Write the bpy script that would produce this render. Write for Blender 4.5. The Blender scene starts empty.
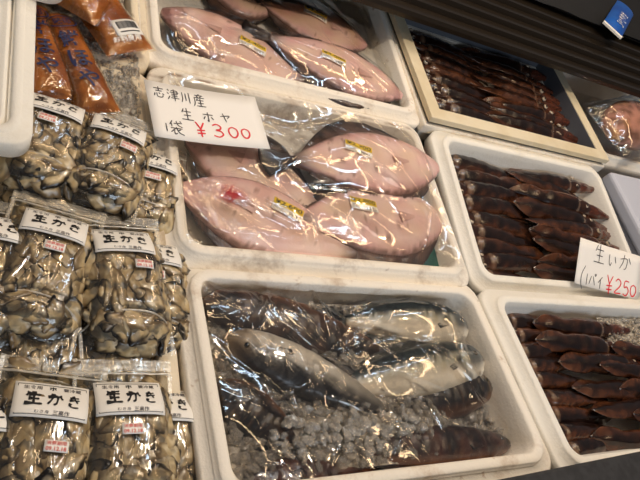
import bpy, bmesh, math, random
from math import sin, cos, pi, sqrt, atan2, radians, exp
from mathutils import Vector, Matrix, noise
from mathutils.bvhtree import BVHTree

scn = bpy.context.scene
col = scn.collection
RZ = 0.15            # height of the box rims above the counter
HC = 0.80            # camera height above the rims
F = 634.44           # focal length in pixels of a 640 px wide picture
RM = ((0.85669551, 0.0896728, 0.5079681), (-0.19928082, -0.85077581, 0.48627942), (0.47577301, -0.51782169, -0.71098575))

def at(px, py, z=0.0):
    """point of the place seen at a pixel, at height z above the rims"""
    c = (px - 320.0, py - 240.0, F)
    d = [sum(RM[i][k] * c[k] for k in range(3)) for i in range(3)]
    t = (z - HC) / d[2]
    return Vector((d[0] * t, d[1] * t, RZ + z))

# ------------------------------------------------------------------ camera
cam = bpy.data.cameras.new('camera'); camo = bpy.data.objects.new('camera', cam); col.objects.link(camo)
cam.sensor_width = 36; cam.lens = F * 36 / 640; cam.clip_start = 0.01
m = Matrix.Identity(4)
for i in range(3):
    m[i][0] = RM[i][0]; m[i][1] = -RM[i][1]; m[i][2] = -RM[i][2]
m[2][3] = RZ + HC
camo.matrix_world = m
scn.camera = camo
scn.view_settings.view_transform = 'Standard'; scn.view_settings.look = 'None'
scn.view_settings.gamma = 1; scn.view_settings.exposure = 0.0

# ------------------------------------------------------------------ materials
def lin(c):
    return tuple(((x / 255) / 12.92 if x / 255 <= 0.04045 else ((x / 255 + 0.055) / 1.055) ** 2.4) for x in c)
def L4(c): return (*lin(c), 1)

def newmat(name):
    m = bpy.data.materials.new(name); m.use_nodes = True
    nt = m.node_tree; b = nt.nodes['Principled BSDF']
    return m, nt, b
def node(nt, t, **kw):
    n = nt.nodes.new(t)
    for k, v in kw.items():
        if k in n.inputs: n.inputs[k].default_value = v
        else: setattr(n, k, v)
    return n
def bump(nt, b, scale, strength, dist=0.002, detail=3, stretch=None, tex='ShaderNodeTexNoise', out=None):
    tc = node(nt, 'ShaderNodeTexCoord'); src = tc.outputs['Object']
    if stretch:
        mp = node(nt, 'ShaderNodeMapping'); mp.inputs['Scale'].default_value = stretch[:3]
        if len(stretch) > 3: mp.inputs['Rotation'].default_value = (0, 0, stretch[3])
        nt.links.new(src, mp.inputs[0]); src = mp.outputs[0]
    n = node(nt, tex); n.inputs['Scale'].default_value = scale
    if 'Detail' in n.inputs: n.inputs['Detail'].default_value = detail
    nt.links.new(src, n.inputs['Vector'])
    bp = node(nt, 'ShaderNodeBump'); bp.inputs['Strength'].default_value = strength; bp.inputs['Distance'].default_value = dist
    nt.links.new(n.outputs[0], bp.inputs['Height'])
    if b is not None: nt.links.new(bp.outputs[0], b.inputs['Normal'])
    return bp
def plain(name, c, rough=0.5, metal=0, spec=0.5, bs=None, c2=None, nscale=20, coat=0):
    m, nt, b = newmat(name)
    b.inputs['Base Color'].default_value = L4(c); b.inputs['Roughness'].default_value = rough
    b.inputs['Metallic'].default_value = metal; b.inputs['Specular IOR Level'].default_value = spec
    b.inputs['Coat Weight'].default_value = coat
    if c2:
        tc = node(nt, 'ShaderNodeTexCoord'); n = node(nt, 'ShaderNodeTexNoise'); n.inputs['Scale'].default_value = nscale
        n.inputs['Detail'].default_value = 6
        nt.links.new(tc.outputs['Object'], n.inputs['Vector'])
        r = node(nt, 'ShaderNodeValToRGB'); r.color_ramp.elements[0].position = .4; r.color_ramp.elements[1].position = .62
        r.color_ramp.elements[0].color = L4(c); r.color_ramp.elements[1].color = L4(c2)
        nt.links.new(n.outputs[0], r.inputs[0]); nt.links.new(r.outputs[0], b.inputs['Base Color'])
    if bs: bump(nt, b, *bs)
    return m
def attr(name, rough=0.35, coat=0.0, bs=None, spec=0.5, sss=0, metal=0):
    m, nt, b = newmat(name)
    a = node(nt, 'ShaderNodeAttribute'); a.attribute_name = 'Col'
    nt.links.new(a.outputs['Color'], b.inputs['Base Color'])
    b.inputs['Roughness'].default_value = rough; b.inputs['Coat Weight'].default_value = coat
    b.inputs['Coat Roughness'].default_value = 0.08
    b.inputs['Specular IOR Level'].default_value = spec; b.inputs['Metallic'].default_value = metal
    if sss:
        b.inputs['Subsurface Weight'].default_value = sss; b.inputs['Subsurface Scale'].default_value = 0.006
    if bs: bump(nt, b, *bs)
    return m
def film_mat(name, haze=0.03, gloss=0.10, rough=0.07, tint=(1, 1, 1), hazec=(215, 215, 215), bs=(30, .5, .004, 2, (1, 4, 1, .6))):
    m, nt, b = newmat(name); nt.nodes.remove(b)
    out = [n for n in nt.nodes if n.type == 'OUTPUT_MATERIAL'][0]
    tr = node(nt, 'ShaderNodeBsdfTransparent'); tr.inputs[0].default_value = (*tint, 1)
    gl = node(nt, 'ShaderNodeBsdfGlossy'); gl.inputs['Roughness'].default_value = rough
    df = node(nt, 'ShaderNodeBsdfDiffuse'); df.inputs[0].default_value = L4(hazec)
    bp = bump(nt, None, *bs)
    for x in (gl, df): nt.links.new(bp.outputs[0], x.inputs['Normal'])
    fr = node(nt, 'ShaderNodeFresnel'); fr.inputs['IOR'].default_value = 1.5; nt.links.new(bp.outputs[0], fr.inputs['Normal'])
    ma = node(nt, 'ShaderNodeMath', operation='MULTIPLY_ADD'); ma.inputs[1].default_value = 1.3; ma.inputs[2].default_value = gloss - 0.04
    ma.use_clamp = True
    nt.links.new(fr.outputs[0], ma.inputs[0])
    m1 = node(nt, 'ShaderNodeMixShader'); m1.inputs[0].default_value = haze
    m2 = node(nt, 'ShaderNodeMixShader')
    nt.links.new(tr.outputs[0], m1.inputs[1]); nt.links.new(df.outputs[0], m1.inputs[2])
    nt.links.new(ma.outputs[0], m2.inputs[0]); nt.links.new(m1.outputs[0], m2.inputs[1]); nt.links.new(gl.outputs[0], m2.inputs[2])
    nt.links.new(m2.outputs[0], out.inputs['Surface'])
    return m

def foam_mat(name, base, dirt, amt, rough=.7, line=None):
    m, nt, b = newmat(name)
    tc = node(nt, 'ShaderNodeTexCoord')
    n1 = node(nt, 'ShaderNodeTexNoise'); n1.inputs['Scale'].default_value = 9; n1.inputs['Detail'].default_value = 8; n1.inputs['Roughness'].default_value = .7
    nt.links.new(tc.outputs['Object'], n1.inputs['Vector'])
    r = node(nt, 'ShaderNodeValToRGB')
    r.color_ramp.elements[0].position = .53; r.color_ramp.elements[0].color = (0, 0, 0, 1)
    r.color_ramp.elements[1].position = .74; r.color_ramp.elements[1].color = (amt, amt, amt, 1)
    nt.links.new(n1.outputs[0], r.inputs[0])
    n2 = node(nt, 'ShaderNodeTexNoise'); n2.inputs['Scale'].default_value = 45; n2.inputs['Detail'].default_value = 4
    nt.links.new(tc.outputs['Object'], n2.inputs['Vector'])
    r2 = node(nt, 'ShaderNodeValToRGB')
    r2.color_ramp.elements[0].position = .66; r2.color_ramp.elements[0].color = (0, 0, 0, 1)
    r2.color_ramp.elements[1].position = .76; r2.color_ramp.elements[1].color = (amt * .8, amt * .8, amt * .8, 1)
    nt.links.new(n2.outputs[0], r2.inputs[0])
    mx = node(nt, 'ShaderNodeMath', operation='MAXIMUM'); nt.links.new(r.outputs[0], mx.inputs[0]); nt.links.new(r2.outputs[0], mx.inputs[1])
    if line is not None:                      # dried grime along the back inner lip
        sx = node(nt, 'ShaderNodeSeparateXYZ'); nt.links.new(tc.outputs['Object'], sx.inputs[0])
        d1 = node(nt, 'ShaderNodeMath', operation='SUBTRACT'); d1.inputs[1].default_value = line; nt.links.new(sx.outputs[1], d1.inputs[0])
        d2 = node(nt, 'ShaderNodeMath', operation='ABSOLUTE'); nt.links.new(d1.outputs[0], d2.inputs[0])
        d3 = node(nt, 'ShaderNodeMapRange'); d3.inputs[1].default_value = .001; d3.inputs[2].default_value = .0065; d3.inputs[3].default_value = .85; d3.inputs[4].default_value = 0; nt.links.new(d2.outputs[0], d3.inputs[0])
        n3 = node(nt, 'ShaderNodeTexNoise'); n3.inputs['Scale'].default_value = 22; n3.inputs['Detail'].default_value = 7; nt.links.new(tc.outputs['Object'], n3.inputs['Vector'])
        d4 = node(nt, 'ShaderNodeMapRange'); d4.inputs[1].default_value = .42; d4.inputs[2].default_value = .58; nt.links.new(n3.outputs[0], d4.inputs[0])
        d5 = node(nt, 'ShaderNodeMath', operation='MULTIPLY'); nt.links.new(d3.outputs[0], d5.inputs[0]); nt.links.new(d4.outputs[0], d5.inputs[1])
        m2 = node(nt, 'ShaderNodeMath', operation='MAXIMUM'); nt.links.new(mx.outputs[0], m2.inputs[0]); nt.links.new(d5.outputs[0], m2.inputs[1]); mx = m2
    mc = node(nt, 'ShaderNodeMix', data_type='RGBA'); mc.inputs[6].default_value = L4(base); mc.inputs[7].default_value = L4(dirt)
    nt.links.new(mx.outputs[0], mc.inputs[0]); nt.links.new(mc.outputs[2], b.inputs['Base Color'])
    b.inputs['Roughness'].default_value = rough
    bump(nt, b, 170, .25, .0015, 2, None, 'ShaderNodeTexVoronoi')
    return m

M = {}
M['foam'] = foam_mat('expanded_foam', (246, 238, 224), (170, 132, 88), .75)
M['foam_grime'] = foam_mat('grimy_foam', (246, 238, 224), (132, 98, 62), .75, line=.186)
M['foam_clean'] = foam_mat('clean_foam', (242, 238, 228), (206, 190, 160), .3)
M['foam_old'] = foam_mat('worn_foam', (232, 218, 192), (140, 108, 72), .9)
M['cream'] = plain('cream_plastic', (232, 219, 190), .45, c2=(222, 206, 172), nscale=14)
M['groove'] = plain('grey_groove', (92, 86, 74), .6)
M['counter'] = plain('counter_steel', (110, 106, 100), .5, bs=(40, .1))
M['floor'] = plain('wet_concrete', (70, 68, 66), .6, c2=(50, 48, 47), nscale=3)
M['rail'] = plain('black_rubber', (38, 38, 40), .7, c2=(50, 50, 52), nscale=60, bs=(90, .3, .001))
M['squid'] = attr('squid_skin', .24, .28, (60, .25, .002))
M['eye'] = attr('fish_eye', .08, 1.0)
M['flounder'] = attr('flounder_skin', .36, .25, (75, .45, .003), sss=.0)
M['fin'] = attr('fin_skin', .4, .3, (1, .3, .001))
M['fish'] = attr('scaly_skin', .28, .4, (260, .25, .001, 1, None, 'ShaderNodeTexVoronoi'), metal=.0)
M['oyster'] = attr('oyster_flesh', .28, .35, (70, .5, .003))
M['brine'] = plain('dark_brine', (58, 44, 24), .25, c2=(28, 22, 13), nscale=40, coat=.3, bs=(35, .6, .006))
M['paper'] = plain('white_label_paper', (246, 242, 234), .5)
M['card'] = plain('white_card', (250, 246, 240), .6)
M['ink'] = plain('black_ink', (22, 20, 22), .5)
M['pen'] = plain('grey_marker_ink', (70, 64, 66), .6)
M['red'] = plain('red_marker_ink', (226, 42, 56), .6)
M['pinkink'] = plain('pale_red_print', (214, 96, 84), .6)
M['yellow'] = plain('yellow_label_paper', (248, 214, 30), .5)
M['sea'] = plain('dark_green_sheet', (14, 78, 66), .3, c2=(20, 96, 80), nscale=40, bs=(60, .4, .002))
M['film'] = film_mat('clear_film', .008, .09, .07, bs=(20, .06, .004, 2, (1, 4, 1, .6)))
M['film2'] = film_mat('clear_film_loose', .008, .09, .07, bs=(20, .06, .004, 2, (1, 4, 1, -.5)))
M['pouchfilm'] = film_mat('pouch_film', .03, .07, .08, (.98, .975, .95), (220, 212, 196), (14, .6, .005, 2, (3, .8, 1, .1)))
M['seal'] = film_mat('pouch_seal', .22, .08, .30, (.95, .94, .9), (225, 220, 206), (60, .5, .002, 2, (1, 4, 1, 0)))
M['zip'] = film_mat('zip_strip', .40, .10, .28, (.95, .94, .9), (228, 222, 208))
M['orange'] = plain('orange_sea_squirt_flesh', (190, 118, 40), .28, c2=(134, 68, 24), nscale=16, coat=.4, bs=(26, .8, .006))
M['orangefilm'] = film_mat('orange_pack_film', .06, .08, .08, (1, .93, .78), (220, 160, 90), (24, .7, .005, 2, (1, 3, 1, 1.0)))
M['blueink'] = plain('dark_blue_print', (14, 24, 70), .5)
M['bluepack'] = plain('blue_packet', (28, 92, 178), .3, c2=(22, 74, 158), nscale=10)
M['black'] = plain('black_cloth', (10, 10, 12), .8)
M['louver'] = plain('ribbed_steel', (50, 42, 33), .28, metal=.5, bs=(3, .05, .001))
M['blueprint'] = plain('blue_gloss_label', (40, 110, 200), .4)
M['liner'] = plain('shaded_grey_liner', (96, 100, 108), .5)  # shade inside the crate is put into this darker grey
M['bluegrey'] = plain('grey_blue_foam', (196, 200, 214), .6)
# ice
mi, nt, b = newmat('crushed_ice')
b.inputs['Base Color'].default_value = L4((238, 232, 222)); b.inputs['Roughness'].default_value = .14
b.inputs['Transmission Weight'].default_value = .75; b.inputs['IOR'].default_value = 1.31
bump(nt, b, 90, .5, .004)
M['ice'] = mi
M['icebed'] = plain('packed_ice', (148, 140, 128), .2, c2=(206, 198, 184), nscale=70, bs=(60, 1.0, .012, 6))

# ------------------------------------------------------------------ object helpers
def link(o, parent=None, label=None, cat=None, group=None, kind=None):
    if o.name not in col.objects: col.objects.link(o)
    if parent is not None: o.parent = parent
    for k, v in (('label', label), ('category', cat), ('group', group), ('kind', kind)):
        if v: o[k] = v
    return o
def empty(name, loc=(0, 0, 0), rot=(0, 0, 0), label=None, cat=None, group=None):
    o = bpy.data.objects.new(name, None); o.location = loc; o.rotation_euler = rot; o.empty_display_size = .02
    return link(o, None, label, cat, group)
def mdata(name, V, Fc, mat, cols=None, smooth=True):
    me = bpy.data.meshes.new(name); me.from_pydata([tuple(v) for v in V], [], Fc); me.validate(); me.update()
    mats = mat if isinstance(mat, (list, tuple)) else [mat]
    for q in mats: me.materials.append(q)
    if smooth: me.polygons.foreach_set('use_smooth', [True] * len(me.polygons))
    if cols:
        a = me.color_attributes.new('Col', 'FLOAT_COLOR', 'POINT')
        a.data.foreach_set('color', [x for c in cols for x in (*c[:3], 1.0)])
    return me
def mesh(name, V, Fc, mat, parent=None, cols=None, smooth=True, **kw):
    me = mdata(name, V, Fc, mat, cols, smooth)
    return link(bpy.data.objects.new(name, me), parent, **kw)
def mixc(a, b, t):
    t = max(0, min(1, t)); return tuple(a[i] * (1 - t) + b[i] * t for i in range(3))
def ss(a, b, x):
    t = max(0, min(1, (x - a) / (b - a))); return t * t * (3 - 2 * t)
def nz(x, y, z=0): return noise.noise(Vector((x, y, z)))
def fbm(x, y, z=0, o=4): return noise.fractal(Vector((x, y, z)), 1.0, 2.0, o)

def grid(nx, ny, fn):
    """closed thin sheets are made by callers; fn(u,v) in 0..1 -> point"""
    V = [fn(i / (nx - 1), j / (ny - 1)) for j in range(ny) for i in range(nx)]
    Fc = [(j * nx + i, j * nx + i + 1, (j + 1) * nx + i + 1, (j + 1) * nx + i) for j in range(ny - 1) for i in range(nx - 1)]
    return V, Fc
def loops(rings, close_first=True, close_last=True):
    V = [p for r in rings for p in r]; n = len(rings[0]); Fc = []
    for k in range(len(rings) - 1):
        for i in range(n):
            j = (i + 1) % n
            Fc.append((k * n + i, k * n + j, (k + 1) * n + j, (k + 1) * n + i))
    if close_first: Fc.append(tuple(reversed(range(n))))
    if close_last: Fc.append(tuple((len(rings) - 1) * n + i for i in range(n)))
    return V, Fc
def boxvf(x0, x1, y0, y1, z0, z1):
    V = [(x, y, z) for z in (z0, z1) for (x, y) in ((x0, y0), (x1, y0), (x1, y1), (x0, y1))]
    return V, [(3, 2, 1, 0), (4, 5, 6, 7), (0, 1, 5, 4), (1, 2, 6, 5), (2, 3, 7, 6), (3, 0, 4, 7)]
def bevel(o, w=.003, s=2):
    md = o.modifiers.new('bevel', 'BEVEL'); md.width = w; md.segments = s; md.limit_method = 'ANGLE'
    return o

# ------------------------------------------------------------------ lettering
G = {
 '志': [[(.1,.82),(.9,.82)],[(.5,.98),(.5,.6)],[(.25,.6),(.75,.6)],[(.17,.38),(.08,.12)],[(.32,.42),(.36,.1),(.72,.08),(.8,.25)],[(.5,.45),(.58,.32)],[(.78,.42),(.9,.28)]],
 '津': [[(.1,.92),(.22,.8)],[(.05,.64),(.17,.53)],[(.05,.08),(.24,.38)],[(.38,.84),(.85,.84),(.85,.56)],[(.3,.7),(.97,.7)],[(.38,.55),(.85,.55)],[(.38,.4),(.87,.4)],[(.3,.24),(.97,.24)],[(.61,.98),(.61,0)]],
 '川': [[(.2,.92),(.2,.4),(.08,.05)],[(.5,.85),(.5,.2)],[(.82,.95),(.82,.02)]],
 '産': [[(.52,1),(.52,.9)],[(.2,.88),(.85,.88)],[(.36,.85),(.42,.72)],[(.68,.85),(.6,.72)],[(.12,.7),(.93,.7)],[(.15,.7),(.15,.3),(.03,.02)],[(.38,.62),(.28,.45)],[(.33,.5),(.85,.5)],[(.58,.62),(.58,.05)],[(.35,.28),(.82,.28)],[(.24,.05),(.96,.05)]],
 '生': [[(.3,.92),(.14,.6)],[(.25,.7),(.85,.7)],[(.52,.98),(.52,.05)],[(.25,.4),(.8,.4)],[(.06,.05),(.96,.05)]],
 'ホ': [[(.1,.7),(.9,.7)],[(.5,.95),(.5,.05),(.4,.14)],[(.28,.5),(.12,.2)],[(.72,.5),(.9,.22)]],
 'ヤ': [[(.1,.6),(.88,.74),(.68,.45)],[(.34,.95),(.55,.05)]],
 '袋': [[(.28,1),(.08,.7)],[(.2,.82),(.2,.55)],[(.36,.8),(.95,.86)],[(.55,1),(.65,.7),(.92,.56)],[(.8,1),(.9,.93)],[(.5,.55),(.5,.48)],[(.1,.45),(.9,.45)],[(.45,.45),(.08,.15)],[(.33,.3),(.33,.03),(.5,.1)],[(.78,.38),(.55,.27)],[(.5,.42),(.65,.15),(.96,.0)]],
 '1': [[(.5,.9),(.5,.1)]],
 '¥': [[(.12,.97),(.5,.52)],[(.88,.97),(.5,.52)],[(.5,.52),(.5,0)],[(.12,.42),(.88,.46)],[(.12,.22),(.88,.26)]],
 '3': [[(.15,.85),(.5,.97),(.8,.8),(.7,.6),(.4,.52),(.75,.45),(.88,.22),(.55,.02),(.12,.1)]],
 '0': [[(.5,.97),(.15,.8),(.08,.4),(.3,.04),(.65,.04),(.92,.4),(.85,.8),(.5,.97)]],
 '2': [[(.12,.78),(.42,.97),(.8,.8),(.7,.5),(.1,.05),(.92,.08)]],
 '5': [[(.85,.95),(.3,.95),(.22,.55),(.6,.6),(.88,.35),(.6,.03),(.12,.1)]],
 'い': [[(.12,.85),(.15,.3),(.3,.1),(.42,.32)],[(.75,.78),(.9,.35)]],
 'か': [[(.06,.66),(.62,.74),(.6,.2),(.42,.08)],[(.38,.98),(.3,.5),(.06,.08)],[(.76,.84),(.96,.5)]],
 'き': [[(.2,.78),(.8,.86)],[(.16,.58),(.84,.66)],[(.4,1),(.72,.4)],[(.25,.34),(.2,.14),(.42,.02),(.78,.05)]],
 'パ': [[(.32,.75),(.08,.15)],[(.55,.75),(.85,.15)],[(.86,.98),(.78,.9),(.86,.82),(.94,.9),(.86,.98)]],
 'イ': [[(.8,.95),(.2,.45)],[(.55,.7),(.55,0)]],
 '(': [[(.8,1.1),(.4,.7),(.35,.3),(.6,-.1)]],
}
def strokes_mesh(name, items, mat, fn, parent, brush=False, lift=.0006):
    """items: (char, x, y, w, h, thickness); fn maps label (x,y,lift) -> local point"""
    V, Fc = [], []
    for (ch, x, y, w, h, th) in items:
        for st in G[ch]:
            P = [Vector((x + a * w, y + b_ * h)) for a, b_ in st]
            Q = []                      # smooth resample
            for k in range(len(P) - 1):
                p0 = P[max(0, k - 1)]; p1 = P[k]; p2 = P[k + 1]; p3 = P[min(len(P) - 1, k + 2)]
                for s in range(6):
                    t = s / 6
                    cr = .5 * ((2 * p1) + (p2 - p0) * t + (2 * p0 - 5 * p1 + 4 * p2 - p3) * t * t + (3 * p1 - p0 - 3 * p2 + p3) * t ** 3)
                    Q.append(cr)
            Q.append(P[-1]); n = len(Q); b0 = len(V)
            for k, q in enumerate(Q):
                d = (Q[min(n - 1, k + 1)] - Q[max(0, k - 1)]); d.normalize() if d.length > 0 else None
                nn = Vector((-d.y, d.x)); t = k / (n - 1)
                ww = th * .5 * ((1.25 - .85 * t + .25 * sin(t * 9)) if brush else (1 - .25 * abs(2 * t - 1)))
                V += [fn(q.x + nn.x * ww, q.y + nn.y * ww, lift), fn(q.x - nn.x * ww, q.y - nn.y * ww, lift)]
            for k in range(n - 1): Fc.append((b0 + 2 * k, b0 + 2 * k + 1, b0 + 2 * k + 3, b0 + 2 * k + 2))
    return mesh(name, V, Fc, mat, parent)
_tc = {}
def text_geo(s, off=0.0):
    if (s, off) in _tc: return _tc[(s, off)]
    cu = bpy.data.curves.new('lettering_curve', 'FONT'); cu.body = s; cu.size = 1; cu.offset = off; cu.resolution_u = 2
    o = bpy.data.objects.new('lettering_curve', cu); col.objects.link(o)
    dg = bpy.context.evaluated_depsgraph_get(); dg.update()
    me = bpy.data.meshes.new_from_object(o.evaluated_get(dg))
    V = [v.co.copy() for v in me.vertices]; Fc = [tuple(p.vertices) for p in me.polygons]
    bpy.data.objects.remove(o); bpy.data.curves.remove(cu); bpy.data.meshes.remove(me)
    if V:
        x0 = min(v.x for v in V); x1 = max(v.x for v in V); y0 = min(v.y for v in V); y1 = max(v.y for v in V)
        V = [((v.x - x0) / max(1e-6, x1 - x0), (v.y - y0) / max(1e-6, y1 - y0)) for v in V]
    _tc[(s, off)] = (V, Fc); return V, Fc
def texts_mesh(name, items, mat, fn, parent, lift=.0006):
    """items: (string, x, y, w, h, boldness) fitted in the rectangle"""
    V, Fc = [], []
    for (s, x, y, w, h, off) in items:
        tv, tf = text_geo(s, off); b0 = len(V)
        V += [fn(x + a * w, y + b_ * h, lift) for a, b_ in tv]
        Fc += [tuple(b0 + i for i in f) for f in tf]
    return mesh(name, V, Fc, mat, parent, smooth=False)
def bars_mesh(name, rects, mat, fn, parent, lift=.0006):
    V, Fc = [], []
    for (x, y, w, h) in rects:
        n = max(1, int(w / .008)); b0 = len(V)
        for i in range(n + 1): V += [fn(x + w * i / n, y, lift), fn(x + w * i / n, y + h, lift)]
        for i in range(n): Fc.append((b0 + 2 * i, b0 + 2 * i + 2, b0 + 2 * i + 3, b0 + 2 * i + 1))
    return mesh(name, V, Fc, mat, parent, smooth=False)
def sheet(name, w, h, mat, fn, parent, th=.0004, nx=10, ny=5, **kw):
    """thin paper conforming to fn"""
    V1, F1 = grid(nx, ny, lambda u, v: fn((u - .5) * w, (v - .5) * h, th))
    V2, F2 = grid(nx, ny, lambda u, v: fn((u - .5) * w, (v - .5) * h, 0))
    n = len(V1); V = V1 + V2; Fc = F1 + [tuple(n + i for i in reversed(f)) for f in F2]
    B = list(range(nx)) + [nx * (j + 1) - 1 for j in range(1, ny)] + [nx * (ny - 1) + i for i in range(nx - 2, -1, -1)] + [nx * j for j in range(ny - 2, 0, -1)]
    for k in range(len(B)):
        a, b_ = B[k], B[(k + 1) % len(B)]; Fc.append((a, n + a, n + b_, b_))
    return mesh(name, V, Fc, mat, parent, **kw)

# ------------------------------------------------------------------ setting
V, Fc = boxvf(-4, 6, -4, 6, -.80, -.75); mesh('floor', V, Fc, M['floor'], smooth=False, kind='structure')
t = empty('display_counter', (0.8, .7, 0), label='steel display counter carrying all the seafood boxes', cat='counter')
V, Fc = boxvf(-1.8, 2.6, -.75, 2.2, -.04, 0); mesh('counter_top', V, Fc, M['counter'], t, smooth=False)
for lx in (-1.7, 2.45):
    for ly in (-.65, 2.05):
        V, Fc = boxvf(lx - .03, lx + .03, ly - .03, ly + .03, -.75, -.04); mesh('leg', V, Fc, M['counter'], t, smooth=False)

# ------------------------------------------------------------------ foam boxes
def rrect(x0, x1, y0, y1, r, zf, n=6):
    pts = []
    for cx, cy, a0 in ((x1 - r, y1 - r, 0), (x0 + r, y1 - r, pi / 2), (x0 + r, y0 + r, pi), (x1 - r, y0 + r, 1.5 * pi)):
        for k in range(n + 1):
            a = a0 + k / n * pi / 2; x = cx + r * cos(a); y = cy + r * sin(a); pts.append((x, y, zf(x, y)))
    return pts
def foam_box(x0, x1, y0, y1, zb, zf, depth, label, mat='foam', r=.028, rim=.037, base=0.0, step=.013, name='styrofoam_box', notch=True, wob=0, group=None, cat='foam box'):
    """x0..y1 inner rim edge, zb/zf = rim height at back / front relative to RZ"""
    cx, cy = (x0 + x1) / 2, (y0 + y1) / 2
    pl = lambda x, y: RZ + zf + (zb - zf) * (y - y0) / (y1 - y0)
    def ring(o, dz, rr, absz=None):
        def zz(x, y):
            w = wob * (fbm(x * 30, y * 30, o * 40)) if wob else 0
            return (pl(x, y) + dz + w) if absz is None else absz
        return [(p[0] - cx, p[1] - cy, p[2]) for p in rrect(x0 - o, x1 + o, y0 - o, y1 + o, max(.004, rr), zz, 8)]
    R_ = [ring(-.016, -depth, r - .012), ring(-.012, -depth + .004, r - .01), ring(-.009, -.5 * depth, r - .006), ring(-.003, -.02, r - .003), ring(-.001, -.003, r), ring(.002, 0, r + .002),
          ring(rim * .38, 0, r + .01), ring(rim * .45, -.002, r + .012), ring(rim * .5, -step, r + .013), ring(rim * .9, -step, r + .012), ring(rim, -step - .003, r + .01),
          ring(rim, -step - .028, r + .01), ring(rim * .72, -step - .032, r + .008), ring(rim * .45, 0, r, base)]
    R_ = R_[::-1]
    V, Fc = loops(R_)
    o = mesh(name, V, Fc, M[mat], None, label=label, cat=cat, group=group)
    o.location = (cx, cy, 0)
    return o, pl

boxA, plA = foam_box(.327, .890, .515, .873, 0, 0, .055, 'white foam box under clear film holding the middle flounders, with brown grime on its rim', mat='foam_grime')
boxB, plB = foam_box(.336, .892, .142, .457, 0, .033, .085, 'white foam box of whole round fish on crushed ice, front and centre')
boxC, plC = foam_box(.997, 1.552, .526, .872, 0, -.03, .07, 'white foam box of squid with the 250 yen card stuck in it', mat='foam_clean')
boxD, plD = foam_box(.974, 1.53, .126, .445, 0, .033, .07, 'white foam box of squid at the front right corner against the black rail', mat='foam_clean')
boxG, plG = foam_box(.318, .918, .947, 1.36, .01, 0, .055, 'white foam box of flounders farthest back, partly under the ribbed shelf')
boxO, plO = foam_box(-.42, .266, .02, .86, -.01, -.002, .08, 'large worn foam box under the bags of oysters', mat='foam_old', rim=.028, wob=.006, step=.003)
boxH, plH = foam_box(-.3, .268, .915, 1.45, -.005, -.01, .07, 'worn foam box of ice under the orange packs', mat='foam_old', rim=.03, wob=.012, step=.003)

# squid crate with cream frame
t = empty('framed_crate', (1.27, 1.1, 0), label='crate of dark squid with a flat cream frame, in the shade of the ribbed shelf', cat='crate')
def ringbox(x0, x1, y0, y1, w, z0, z1, c):
    V, Fc = [], []
    R_ = []
    for (o, z) in ((0, z0), (0, z1), (w, z1), (w, z0)):
        R_.append([(x - c[0], y - c[1], z) for x, y in ((x0 + o, y0 + o), (x1 - o, y0 + o), (x1 - o, y1 - o), (x0 + o, y1 - o))])
    V = [p for r in R_ for p in r]
    for k in range(4):
        for i in range(4):
            a, b_ = k * 4 + i, k * 4 + (i + 1) % 4; kk = (k + 1) % 4
            Fc.append((a, b_, kk * 4 + (i + 1) % 4, kk * 4 + i))
    return V, Fc
cE = (1.27, 1.1)
ex0, ex1, ey0, ey1 = .950, 1.612, .910, 1.36
V, Fc = ringbox(ex0, ex1, ey0, ey1, .036, RZ + .006, RZ + .022, cE); bevel(mesh('frame', V, Fc, M['cream'], t, smooth=False), .002)
V, Fc = ringbox(ex0 + .006, ex1 - .006, ey0 + .006, ey1 - .006, .028, RZ - .002, RZ + .006, cE); mesh('groove_strip', V, Fc, M['groove'], t, smooth=False)
V, Fc = ringbox(ex0 - .006, ex1 + .006, ey0 - .004, ey1 + .006, .04, RZ - .03, RZ - .002, cE); bevel(mesh('rim', V, Fc, M['foam'], t, smooth=False), .004)
V, Fc = ringbox(ex0 + .004, ex1 - .004, ey0 + .006, ey1 - .006, .04, .012, RZ - .03, cE); mesh('wall', V, Fc, M['foam'], t, smooth=False)
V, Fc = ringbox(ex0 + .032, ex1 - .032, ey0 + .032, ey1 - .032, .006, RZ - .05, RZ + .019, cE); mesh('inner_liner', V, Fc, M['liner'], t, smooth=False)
V, Fc = boxvf(ex0 + .004 - cE[0], ex1 - .004 - cE[0], ey0 + .006 - cE[1], ey1 - .006 - cE[1], 0, .09); mesh('base', V, Fc, M['foam'], t, smooth=False)

# closed foam box at the right edge and its neighbour holding wrapped fish
c0 = at(613, 170, -.01)
t = empty('closed_foam_box', (1.855, .65, 0), label='closed pale grey-blue foam box at the right edge, beside the squid with the price card', cat='foam box')
V, Fc = boxvf(-.2, .2, -.24, .24, 0, RZ - .05); bevel(mesh('box_body', V, Fc, M['bluegrey'], t, smooth=False), .01, 3)
V, Fc = boxvf(-.215, .215, -.25, .25, RZ - .05, RZ - .004); bevel(mesh('lid', V, Fc, M['bluegrey'], t, smooth=False), .012, 3)
boxW, plW = foam_box(1.69, 2.2, .99, 1.35, -.02, -.02, .06, 'dim foam box at the right edge holding the wrapped fish', mat='foam_clean')

# ------------------------------------------------------------------ the ribbed shelf and what is on it
sh = empty('ribbed_shelf', (1.5, 1.6, 0), label='dark ribbed metal shelf raised over the back boxes', cat='shelf')
V, Fc = [], []
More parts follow.
